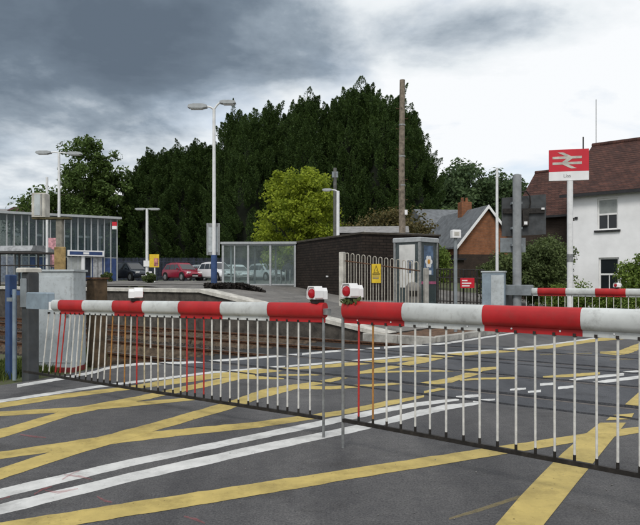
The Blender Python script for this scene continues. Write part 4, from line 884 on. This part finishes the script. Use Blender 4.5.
# ------------------------------------------------------------------ glazed station building
b0, b1 = at(-40, 0, 42.5), at(117, 0, 48); fd = Vector((b1.x-b0.x, b1.y-b0.y, 0)); Lb = fd.length; rz = math.atan2(fd.y, fd.x); zb0 = 1.0
sb = thing('station_building', 'glazed station building with slim grey mullions and blue lower panels', 'building', (b0.x, b0.y, zb0), rz); Hb = at(0, 218, 48).z-zb0
BD = 5.0; nb = 22; up = 2.25
M_BPAN = mat('blue_panel', (.03, .06, .17), .5, nscale=2, namt=.25)
for i in range(nb+1):
    x = Lb*i/nb; MB().bbox(x-.04, x+.04, -.05, .05, 0, Hb-.1).build('mullion', M_LHEAD, sb)
for i in range(nb):
    xa, xb = Lb*i/nb+.056, Lb*(i+1)/nb-.056
    if not (13 <= i <= 17): MB().bbox(xa, xb, -.02, .02, .02, 1.9).build('lower_panel', M_BPAN if i > 8 else mat('grey_blue_panel', (.16, .19, .23), .6), sb)
    MB().bbox(xa, xb, -.008, .008, 1.95, Hb-.12).build('glass_pane', M_GLASSB, sb)
    if i % 3 == 1 or i in (14, 17): MB().bbox(xa, xb, .3, .36, 3.35, 3.5).build('light_strip', M_SIGNW, sb)
MB().bbox(-.1, Lb+.25, -.35, BD+.3, Hb-.099, Hb+.06).build('roof', M_LHEAD, sb); MB().bbox(0, Lb, BD, BD+.1, 0, 1.9).build('back_wall', M_DGREY, sb)
MB().bbox(0, Lb, -.03, .03, 1.9, 1.95).build('transom', M_LHEAD, sb)
for i in range(0, nb, 2): MB().bbox(Lb*i/nb+.06, Lb*(i+2)/nb-.06, BD-.06, BD-.05, 1.9, Hb-.1).build('rear_pane', M_GLASSB, sb)
for i in range(0, nb+1, 2): MB().bbox(Lb*i/nb-.05, Lb*i/nb+.05, BD-.12, BD-.01, 0, Hb-.1).build('rear_post', M_LHEAD, sb)
def bx_(px): 
    t = (px-320)/FPX; k = (t*b0.y-b0.x)/(fd.x/Lb-t*fd.y/Lb); return k
xs0, xs1 = bx_(67), bx_(103)
fs_ = MB().bbox(xs0, xs1, -.3, -.06, 2.0, 2.42).build('fascia_sign', M_SIGNW, sb); MB().bbox(xs0+.12, xs1-.12, -.306, -.3005, 2.09, 2.33).build('blue_strip', M_BPAN, sb); MB().bbox((xs0+xs1)/2-.2, (xs0+xs1)/2+.2, -.312, -.3065, 2.13, 2.29).build('name_patch', M_SIGNW, sb)
MB().bbox(bx_(81), bx_(84), -.2, -.02, 0, 2.0).build('door_post', M_SIGNW, sb); MB().bbox(bx_(84), bx_(93), .2, .25, 0, 2.0).build('doorway', mat('dim_interior', (.05, .055, .07), .7), sb); MB().bbox(bx_(93), bx_(102), -.05, 0, 0, 2.0).build('pale_door', mat('pale_door', (.36, .37, .38), .5), sb); MB().bbox(bx_(67), bx_(81), -.04, .0, 0, 1.9).build('ticket_window', M_BLIND, sb); MB().bbox(bx_(84), bx_(93), .1, .16, .3, .6).build('blue_seat', M_BPAN, sb)
rl = thing('projecting_sign', 'small red and white projecting sign on the corner of the glazed building', 'sign', at(114.5, 226, 47.4)); MB().bbox(-.17, .17, -.04, .04, -.0, .3).build('red_half', M_SIGNR, rl); MB().bbox(-.17, .17, -.04, .04, -.24, -.002).build('white_half', M_SIGNW, rl)
cn = thing('platform_canopy', 'low flat platform shelter roof on posts before the glazed building', 'shelter', at(20, 281, 34)[:2]+(PZ,), math.radians(-10)); zc = at(0, 249.5, 34).z-PZ
MB().prism([(-1.0, zc-.12), (1.2, zc-.12), (1.05, zc+.02), (.2, zc+.2), (-.8, zc+.16)], 'x', -1.0, 1.3).build('roof', mat('canopy_grey', (.30, .31, .32), .5), cn)
for x in (-.85, 1.15): MB().tube([(x, .8, 0), (x, .8, zc-.12)], .05, 8).build('post', M_GREY, cn)
MB().bbox(-.9, 1.2, .95, 1.0, .2, zc-.121).build('rear_screen', M_GLASSB, cn)
pb_ = thing('poster_stand', 'small pink and white poster on the platform before the glazed building', 'sign', at(52, 281, 36)[:2]+(PZ,)); MB().bbox(-.25, .25, 0, .05, 1.0, at(0, 238, 36).z-PZ).build('panel', mat('poster_pink', (.6, .3, .33), .5, nscale=6, namt=.4), pb_); MB().bbox(-.04, .04, .051, .1, 0, 1.8).build('post', M_GREY, pb_)
hr_ = thing('platform_railing', 'dark handrail along the platform behind the equipment cabinet', 'railing', (0, 0, 0)); a, b = at(-20, 253, 26), at(57, 253.5, 27)
MB().tube([a, b], .05, 6).build('top_rail', M_BLACK, hr_); MB().tube([a-Vector((0, 0, .5)), b-Vector((0, 0, .5))], .03, 6).build('mid_rail', M_BLACK, hr_)
for i in range(5): q = a.lerp(b, i/4); MB().tube([(q.x, q.y, PZ), q], .035, 6).build('upright', M_BLACK, hr_)

# ------------------------------------------------------------------ yellow poster sign, far fence
yp = thing('poster_sign', 'yellow and pink poster sign on a white post in the car park', 'sign', at(154.5, 281, 43)[:2]+(1.15,)); s_ = 43/FPX
MB().bbox(-5*s_, 4.6*s_, -.03, .03, 15*s_, 28*s_).build('panel', M_SIGNY, yp); MB().bbox(-.5*s_, 4*s_, -.036, -.0305, 16*s_, 24*s_).build('picture', mat('poster_pink2', (.55, .22, .2), .5, nscale=6, namt=.5), yp); MB().tube([(.0, .05, 0), (.0, .05, 16*s_)], .05, 8).build('post', M_WPOLE, yp)
pf = thing('palisade_fence', 'dark blue palisade fence behind the parked cars', 'fence', (0, 0, 0)); a, b = Vector((-26, 63, 1.2)), Vector((4, 64, 1.2)); hf = 2.3
M_PAL = mat('dark_palisade', (.025, .032, .055), .6, nscale=4, namt=.3)
mb = MB()
for i in range(230): q = a.lerp(b, i/229); mb.prism([(q.x-.04, 1.25), (q.x+.04, 1.25), (q.x+.04, 1.2+hf-.1), (q.x, 1.2+hf), (q.x-.04, 1.2+hf-.1)], 'y', q.y-.01, q.y+.01)
structure(mb.build('pales', M_PAL, pf), 'stuff')
for z in (.4, 1.9): MB().tube([a+Vector((0, .05, z)), b+Vector((0, .05, z))], .04, 6).build('fence_rail', M_PAL, pf)
for i in range(12): q = a.lerp(b, i/11); MB().bbox(q.x-.05, q.x+.05, q.y+.1, q.y+.2, 1.2, 1.2+hf).build('fence_post', M_PAL, pf)

# ------------------------------------------------------------------ parked cars
def car(px, d, yaw, paint, label, L=3.8, H=1.47, Wd=1.68, suv=False, dx=0):
    p = at(px, 281, d); root = thing('parked_car', label, 'car', (p.x, p.y, terrain(p.x, p.y)+.03), yaw, 'cars parked behind the platform'); hL, hw = L/2, Wd/2
    st = [(-1, .42, .78, .78), (-.96, .30, .90, .93), (-.8, .24, .96, .99), (-.3, .22, .95, 1.0), (.3, .22, .93, 1.0), (.52, .22, .90, .99), (.78, .24, .80, .97), (.94, .28, .68, .88), (1, .38, .56, .74)]
    k = H/1.47
    def ring(f, z0, z1, w):
        x = f*hL; w *= hw; z0 *= k; z1 *= k
        return [(x, -w*.86, z0), (x, -w, z0+.12), (x, -w, z0+(z1-z0)*.62), (x, -w*.93, z1-.03), (x, -w*.80, z1), (x, w*.80, z1), (x, w*.93, z1-.03), (x, w, z0+(z1-z0)*.62), (x, w, z0+.12), (x, w*.86, z0)]
    MB().loft([ring(*s) for s in st]).build('body', paint, root, True)
    zb_ = .9*k; zt_ = H
    rl = [(-.93, zb_+.02, .84), (-.74, zt_-.09, .70), (-.45, zt_-.01, .70), (.0, zt_, .70), (.16, zt_-.05, .70), (.56, zb_-.02, .82)]
    cab_ = MB(); rings = [[(f*hL, -w*hw, z), (f*hL, -w*hw*.9, z+.03 if 0 < i < 5 else z), (f*hL, w*hw*.9, z+.03 if 0 < i < 5 else z), (f*hL, w*hw, z)] for i, (f, z, w) in enumerate(rl)]
    bot = [(f*hL, sg*.88*hw, zb_-.05) for f in (-.93, .56) for sg in (-1, 1)]
    cab_.loft(rings, close=False, cap=False)
    # side skins
    for sg, idx in ((-1, 0), (1, 3)):
        top = [r[idx] for r in rings]; low = [(r[0][0], sg*.87*hw, zb_-.05) for r in rings]; cab_.loft([top, low], close=False, cap=False)
    cab_.build('cabin', paint, root)
    def sidewin(f0, f1, f2, f3, sg):   # bottom rear, top rear, top front, bottom front
        yb, yt = sg*(.865*hw+.012), sg*(.70*hw+.016); 
        MB().add([(f0*hL, yb, zb_+.03), (f1*hL, yt+(yb-yt)*.12, zt_-.13), (f2*hL, yt+(yb-yt)*.12, zt_-.13), (f3*hL, yb, zb_+.03)], [(0,1,2,3)]).build('side_window', M_CARGL, root)
    for sg in (-1, 1): sidewin(-.82, -.70, -.42, -.40, sg); sidewin(-.37, -.39, -.06, -.03, sg); sidewin(0, -.03, .14, .44, sg)
    o_ = .014; MB().add([(.535*hL+o_, -.74*hw, zb_+.03), (.535*hL+o_, .74*hw, zb_+.03), (.19*hL+o_, .62*hw, zt_-.075), (.19*hL+o_, -.62*hw, zt_-.075)], [(0,1,2,3)]).build('windscreen', M_CARGL, root)
    MB().add([(-.91*hL-o_, -.7*hw, zb_+.08), (-.91*hL-o_, .7*hw, zb_+.08), (-.76*hL-o_, .6*hw, zt_-.14), (-.76*hL-o_, -.6*hw, zt_-.14)], [(0,1,2,3)]).build('rear_window', M_CARGL, root)
    for f in (-.64, .64):
        for sg in (-1, 1):
            MB().tube([(f*hL, sg*(hw-.03), .34), (f*hL, sg*(hw+.006), .34)], .39, 18).build('wheel_arch', M_TYRE, root)
            w_ = MB().tube([(f*hL, sg*(hw-.17), .31), (f*hL, sg*(hw+.02), .31)], .31, 18).build('tyre', M_TYRE, root, True)
            MB().tube([(f*hL, sg*(hw+.0205), .31), (f*hL, sg*(hw+.03), .31)], [.21, .17], 14).build('rim', M_RIM, w_, True)
    for sg in (-1, 1):
        MB().box((.945*hL, sg*.62*hw, .68*k), (.14, .34, .13), sg*-.35).build('headlight', M_HOOD, root); MB().box((-.955*hL, sg*.72*hw, .8*k), (.08, .2, .22)).build('tail_light', M_LENS, root)
        MB().bev(.36*hL, .42*hL, sg*(hw+.07)-.07, sg*(hw+.07)+.07, zb_-.0, zb_+.13, .01).build('wing_mirror', paint, root)
    MB().bbox(.985*hL, hL+.02, -.34*hw, .34*hw, .44*k, .56*k).build('grille', M_TYRE, root); MB().bbox(hL+.0, hL+.035, -.26, .26, .36, .43).build('number_plate', M_SIGNW, root)
    MB().bbox(.98*hL, hL+.015, -.6*hw, .6*hw, .26, .33).build('bumper_intake', M_TYRE, root)
    return root
def cpaint(n, c): return mat(n, c, .25, .1, nscale=1, namt=.04, spec=.6)
ay = math.atan2(-.78, .62)
car(131, 52, ay+.15, cpaint('navy_paint', (.016, .022, .036)), 'dark navy parked car by the glazed station building', 3.9)
car(182, 53, ay+.12, cpaint('crimson_paint', (.26, .012, .035)), 'crimson red parked hatchback beside the poster sign', 3.7, 1.45)
car(204, 60, ay+.1, cpaint('silver_paint', (.30, .34, .36)), 'silver grey parked car half hidden behind the red hatchback', 4.0, 1.45)
car(217, 53, ay+.05, cpaint('white_paint', (.74, .75, .76)), 'tall white parked car behind the sign board column', 3.9, 1.52)
car(236, 55, ay-.1, cpaint('white_paint', (.74, .75, .76)), 'low white parked car seen through the end of the glazed shelter', 3.8, 1.35)
car(266, 54, ay, cpaint('grey_white_paint', (.52, .54, .55)), 'pale grey parked car seen through the middle of the glazed shelter', 3.8, 1.42)

# ------------------------------------------------------------------ trees and plants
def conifer_mesh(seed, H=20., R=3.0, n=300, per=470):
    r = np.random.default_rng(seed)
    h = np.concatenate([r.random(n-14)**.9*.93, .80+.16*r.random(13), [.90]]); th = r.random(n)*2*np.pi
    env = R*np.minimum(1, .72+1.2*h)*np.clip(1-h**2.3, 0, 1)**.8*(1+.22*np.sin(th*3+seed)+.14*np.sin(th*7+h*14)); q = env*(.70+.30*r.random(n)); q[-14:] *= r.random(14)
    lenp = (1.6+1.5*r.random(n))*(1.1-.25*h); lenp[-14:] *= .8+.7*r.random(14); widp = .30+.26*r.random(n)
    base = np.stack([q*np.cos(th), q*np.sin(th), .4+h*H*.93-.5], -1)
    lean = (.55-.42*h)*(.6+.8*r.random(n)); ax = np.stack([np.cos(th)*lean, np.sin(th)*lean, np.ones(n)], -1)+.12*r.normal(size=(n, 3)); ax /= np.linalg.norm(ax, axis=1)[:, None]
    t = r.random((n, per))**.85; prof = np.sqrt(np.clip(t, .02, 1))*(1-t)**.75*1.9
    ang = r.random((n, per))*2*np.pi; e1 = np.cross(ax, np.array([.3, 1, .2])); e1 /= np.linalg.norm(e1, axis=1)[:, None]; e2 = np.cross(ax, e1)
    rr = prof*widp[:, None]*(.55+.6*r.random((n, per))**.5)*(1+.35*np.sin(ang*4+t*9))
    rad = e1[:, None]*np.cos(ang)[..., None]+e2[:, None]*np.sin(ang)[..., None]
    C = base[:, None]+ax[:, None]*(t*lenp[:, None])[..., None]+rad*rr[..., None]; C += ((t**2)*.16)[..., None]*np.stack([np.cos(th), np.sin(th), -.6+0*th], -1)[:, None]*lenp[:, None, None]*.6
    d = ax[:, None]*.75+rad*.75+.35*r.normal(size=(n, per, 3)); d /= np.linalg.norm(d, axis=2)[..., None]
    e = np.cross(d, r.normal(size=(n, per, 3))); e /= np.linalg.norm(e, axis=2)[..., None]; ln = (.11+.13*r.random((n, per)))[..., None]; w = ln*.22
    V = np.stack([C-d*ln*.4, C+e*w, C+d*ln*.6, C-e*w], 2).reshape(-1, 3)
    return np_mesh('crown', V, np.arange(len(V)).reshape(-1, 4), L_CON)
cm = [conifer_mesh(s, 20, 3.1) for s in (11, 23, 37)]
ctrunk = MB().tube([(0,0,-.3),(0,0,6),(0,0,17)], [.35, .28, .06], 8).mesh('trunk', M_BARK)
core_me = [MB().tube([(0,0,.8),(.1,0,5),(0,.1,10),(0,0,14.5),(0,0,17.8)], [1.4, 1.8, 1.5, .8, .05], 9).mesh('shade_core', mat('conifer_shadow', (.010, .014, .007), 1.0)) for _ in range(1)][0]  # near-black core body; shade between the plumes is put into its colour
con = [(141,160,76,.95),(155,146,74,1.05),(171,141,76,.95),(186,143,74,1.05),(203,136,75,1.1),(219,140,79,1.1),(234,105,72,.95),(250,106,70,1.0),(268,97,72,1.05),(287,106,75,1.1),(307,87,70,1.1),(328,98,73,1.1),(347,80,70,1.05),(365,76,72,1.1),(381,86,69,1.1),(394,88,71,1.1),(405,102,70,1.05),(411,120,66,1.0),(417,150,68,.95),(131,190,80,.9)]
CLAB = {234: 'tall conifer at the end of the high screen, behind the tall twin-headed lamp', 365: 'tallest conifer of the screen, rising beside the telegraph pole', 411: 'conifer sloping down at the end of the screen next to the far green trees',
        417: 'shortest conifer closing the high screen next to the far green trees', 131: 'short conifer between the rounded tree and the conifer screen', 394: 'conifer directly behind the top of the wooden telegraph pole'}
for i, (px, yt, d, wd) in enumerate(con):
    t = at(px, yt, d); zb = terrain(t.x, t.y); sc = (t.z-zb)/20.2
    lab = CLAB.get(px) or ('tall dark green conifer in the dense screen behind the station' if px > 228 else 'dark green conifer in the lower stretch of the screen behind the car park')
    root = thing('conifer_tree', lab, 'tree', (t.x, t.y, zb), RNG.random()*6.28, 'tall conifer screen' if px > 228 else 'lower conifer screen')
    o = link('crown', cm[i % 3], root); o.scale = (wd*.92, wd*.92, sc); o = link('trunk', ctrunk, root); o.scale = (1, 1, sc)
    o = link('shade_core', core_me, root); o.scale = (wd*.92, wd*.92, sc)

def broadleaf(label, px, ytop, d, rx, group=None, seed=1, leafm=None, nclump=150, per=130, leaf=.3, name='broadleaf_tree', squash=1.0, base=.22, clump=.17, shape=None, ry=None, lump=.22):
    r = np.random.default_rng(seed); t = at(px, ytop, d); zb = terrain(t.x, t.y); H = t.z-zb; root = thing(name, label, 'tree' if 'tree' in name else 'bush', (t.x, t.y, zb), 0, group); ry = ry or rx
    z0 = H*base; cz = (H+z0)/2; rz_ = (H-z0)/2
    u = r.normal(size=(nclump, 3)); u /= np.linalg.norm(u, axis=1)[:, None]; rad = r.random(nclump)**.38*(.92-clump*.3)
    wob = 1+lump*np.sin(u[:, 0]*4+seed)+lump*.8*np.sin(u[:, 1]*7+2*seed)*np.cos(u[:, 2]*5)
    K = u*(rad*np.minimum(wob, 1.12))[:, None]; K[:, 0] *= rx; K[:, 1] *= ry; K[:, 2] = cz+K[:, 2]*rz_
    if shape is not None: K[:, :2] *= shape((K[:, 2]-z0)/(H-z0))[:, None]
    cr = clump*min(rx, rz_)*(.6+.8*r.random(nclump))*1.6; n = nclump*per
    v = r.normal(size=(nclump, per, 3)); v /= np.linalg.norm(v, axis=2)[..., None]; v *= (r.random((nclump, per))**.45)[..., None]; v[..., 2] *= .75
    C = (K[:, None]+v*cr[:, None, None]).reshape(-1, 3); C[:, 2] = np.maximum(C[:, 2], .05)
    nrm = v.reshape(-1, 3)*.8+np.array([0, 0, .5])+.7*r.normal(size=(n, 3)); nrm /= np.linalg.norm(nrm, axis=1)[:, None]
    q = r.normal(size=(n, 3)); a = np.cross(nrm, q); a /= np.linalg.norm(a, axis=1)[:, None]; b = np.cross(nrm, a); s = (leaf*(.55+.8*r.random(n)))[:, None]
    V = np.stack([C-a*s*.65, C+b*s*.38, C+a*s*.65, C-b*s*.38], 1).reshape(-1, 3)
    link('crown', np_mesh('crown', V, np.arange(len(V)).reshape(-1, 4), leafm or L_DEC), root)
    tr = MB(); tr.tube([(0,0,-.2),(.02*H,0,H*.25),(-.01*H,.01*H,H*.5),(0,0,H*.8)], [.03*H*.7, .022*H*.7, .014*H*.7, .004*H], 9)
    for i in range(0, nclump, max(1, nclump//22)):
        f = .2+.4*r.random(); st_ = Vector((0, 0, H*f)); en = Vector(K[i]); md = st_.lerp(en, .5)+Vector((0, 0, .04*H)); tr.tube([st_, md, en], [.010*H*.7, .006*H*.7, .002*H], 6)
    tr.build('trunk', M_BARK, root, True); return root
broadleaf('broad rounded dark green tree behind the glazed station building', 91, 131, 72, 4.5, seed=3, nclump=230, per=130, leaf=.27, base=.05, clump=.12)
broadleaf('broad dark green tree low beside the glazed building, under the taller rounded tree', 70, 180, 76, 6.5, seed=5, nclump=150, per=110, leaf=.32, base=.05)
broadleaf('bright yellow-green leafy tree behind the glazed shelter and dark shed', 300, 149, 46, 3.3, seed=11, leafm=L_YEL, nclump=230, per=120, leaf=.17, base=-.12, clump=.105, lump=.34, shape=lambda u: np.interp(u, [0, .35, .55, .8, 1], [1.12, 1.06, .92, .74, .5]))
broadleaf('rusty green spreading shrub behind the wooden telegraph pole', 385, 203, 42, 3.3, seed=12, leafm=L_SHR, nclump=130, per=120, leaf=.16, name='spreading_shrub', base=.0, clump=.2)
broadleaf('olive green bush between the telephone kiosk and brick house', 436, 238, 36, 1.0, seed=15, leafm=L_HEDGE, nclump=50, per=90, leaf=.10, name='garden_bush', base=.0, clump=.25)
for i, (px, yt, d, rx, lab) in enumerate(((447, 170, 92, 5.0, 'far green tree beside the conifer screen'), (470, 158, 96, 6.0, 'tallest far green tree above the slate roof'), (500, 163, 98, 5.5, 'far green tree behind the slender white mast'), (524, 174, 95, 4.5, 'far green tree next to the tiled wing roof'), (455, 200, 80, 4.0, 'dark green tree before the slate roofed house'))):
    broadleaf(lab, px, yt, d, rx, 'trees beyond the houses', 20+i, L_FAR if i < 4 else L_DEC, 230, 130, .40, base=.02, clump=.16)
broadleaf('wide dark green garden bush below the crossing signal board', 536, 234, 24.5, 1.35, seed=31, leafm=L_BUSH, nclump=130, per=170, leaf=.085, name='garden_bush', base=.0, clump=.2)
broadleaf('dark green garden bush behind the grey-blue cabinet', 503, 250, 27, 1.3, seed=33, leafm=L_BUSH, nclump=100, per=140, leaf=.085, name='garden_bush', base=.0, clump=.2)
broadleaf('bright green bush in front of the white house wall', 646, 254, 23, .95, seed=35, leafm=L_HEDGE, nclump=90, per=150, leaf=.08, name='garden_bush', base=.0, clump=.22)
for i, (px, yt, d) in enumerate(((578, 280, 22.5), (602, 288, 22), (625, 286, 21.5), (556, 282, 23))):
    broadleaf('low yellow-green hedge plant before the white house', px, yt, d, .55, 'low hedge before the house', 40+i, L_HEDGE, 40, 90, .06, name='hedge_plant', base=.0, clump=.28)
broadleaf('small round shrub beside the yellow poster sign', 150, 272.5, 42, .5, seed=52, leafm=L_BUSH, nclump=36, per=80, leaf=.10, name='garden_bush', base=.0, clump=.28)
broadleaf('small green plant at the corner of the glazed building', 108, 272, 44, .5, seed=53, leafm=L_BUSH, nclump=30, per=80, leaf=.09, name='garden_bush', base=.0, clump=.28)
# distant woods closing the horizon
def wood():
    n = 70000; ang = RNG.random(n)*2*np.pi; d = 150+RNG.random(n)*60; top = 8+5*np.sin(ang*9)+3*np.sin(ang*23+1)+2*np.sin(ang*51); z = 4*np.clip((d-130)/120, 0, 1)+RNG.random(n)**.7*top
    C = np.stack([d*np.sin(ang), d*np.cos(ang), z], -1); V, F = leaf_quads(C, 2.0, .2, 1.2); structure(link('distant_wood', np_mesh('distant_wood', V, F, L_FAR)), 'stuff')
wood()
def grass(name, pts, n, h, lean=.35):
    c = np.array([(random.choice(pts)) for _ in range(n)]); P_ = np.stack([c[:, 0]+RNG.normal(size=n)*c[:, 3], c[:, 1]+RNG.normal(size=n)*c[:, 3], c[:, 2]], -1)
    hh = h*(.4+.9*RNG.random(n)); a = RNG.random(n)*6.28; w = .006+.006*RNG.random(n); L_ = np.stack([np.cos(a), np.sin(a), np.zeros(n)], -1); T = np.stack([-np.sin(a), np.cos(a), np.zeros(n)], -1)
    mid = P_+L_*(hh*lean*.3)[:, None]+np.array([0, 0, 1])*(hh*.6)[:, None]; tip = P_+L_*(hh*lean)[:, None]+np.array([0, 0, 1])*hh[:, None]
    V = np.stack([P_-T*w[:, None], P_+T*w[:, None], mid+T*w[:, None]*.7, tip, mid-T*w[:, None]*.7], 1).reshape(-1, 3)
    structure(link(name, np_mesh(name, V, np.arange(len(V)).reshape(-1, 5), L_GRASS)), 'stuff')
pts = []
for px, py in [(x, 379-.14*x+dy) for x in range(-30, 96, 7) for dy in (-12, -7, -3)]:
    q = gp(px, py); 
    if -.8*q.x+.6*q.y > edge_s(.6*q.x+.8*q.y)+.22: pts.append((q.x, q.y, -.02, .14))
grass('verge_grass', pts, 9000, .11)
# grass bank the tufts stand on
bank = MB(); bank.add([W(edge_s(n)+a, n, -.02+.01*math.sin(n*5+a*3)-.1*smooth((a-2.5)/1.0)) for n in np.linspace(-10, 6.0, 34) for a in (.225, .7, 1.4, 2.4, 6)], [(5*i+j, 5*i+j+1, 5*i+j+6, 5*i+j+5) for i in range(33) for j in range(4)])
structure(bank.build('grass_verge', M_GRASS))
grass('kerb_grass', [(*W(edge_s(n)+.6, n)[:2], .10, .1) for n in np.linspace(15.2, 17.5, 12)], 2500, .12)
# dark planting bed behind the platform
def plantbed():
    n = 9000; px = 205+60*RNG.random(n); d = 19.3+RNG.random(n)*3.0; X = (px-320)/FPX*d; edge = np.clip((268-px)/25, .15, 1)
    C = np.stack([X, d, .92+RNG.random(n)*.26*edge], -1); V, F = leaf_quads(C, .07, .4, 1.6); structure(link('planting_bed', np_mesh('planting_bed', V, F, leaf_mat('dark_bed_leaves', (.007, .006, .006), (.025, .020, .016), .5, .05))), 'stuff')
plantbed()
# leaves caught round the lamps, and litter specks on the road
for root, x in ((LB, kx(312)), (RB, kx2(352))):
    C = np.array([(x, -.035, .0)])+RNG.normal(size=(60, 3))*np.array([.035, .012, .012]); C[:, 2] += (1.11 if root is LB else 1.135)
    V, F = leaf_quads(C, .022); link('moss', np_mesh('moss', V, F, L_BUSH), root)

def road_grit():
    n = 260; px = RNG.random(n)*640; py = 380+RNG.random(n)**1.2*160; d = FPX*EYE/(py-HOR); r = .0015+.004*RNG.random(n)**3
    c = np.stack([(px-320)/FPX*d, d, np.full(n, .004)], -1); T = np.array([(1,1,1),(1,-1,-1),(-1,1,-1),(-1,-1,1)])*.8
    V = (c[:, None]+T[None]*r[:, None, None]*(.6+.8*RNG.random((n, 4, 3)))).reshape(-1, 3); F = (np.arange(n)[:, None, None]*4+np.array([(0,1,2),(0,3,1),(0,2,3),(1,3,2)])[None]).reshape(-1, 3)
    structure(link('road_grit', np_mesh('road_grit', V, F, mat('grit_grey', (.24, .23, .22), .9))), 'stuff')
road_grit()
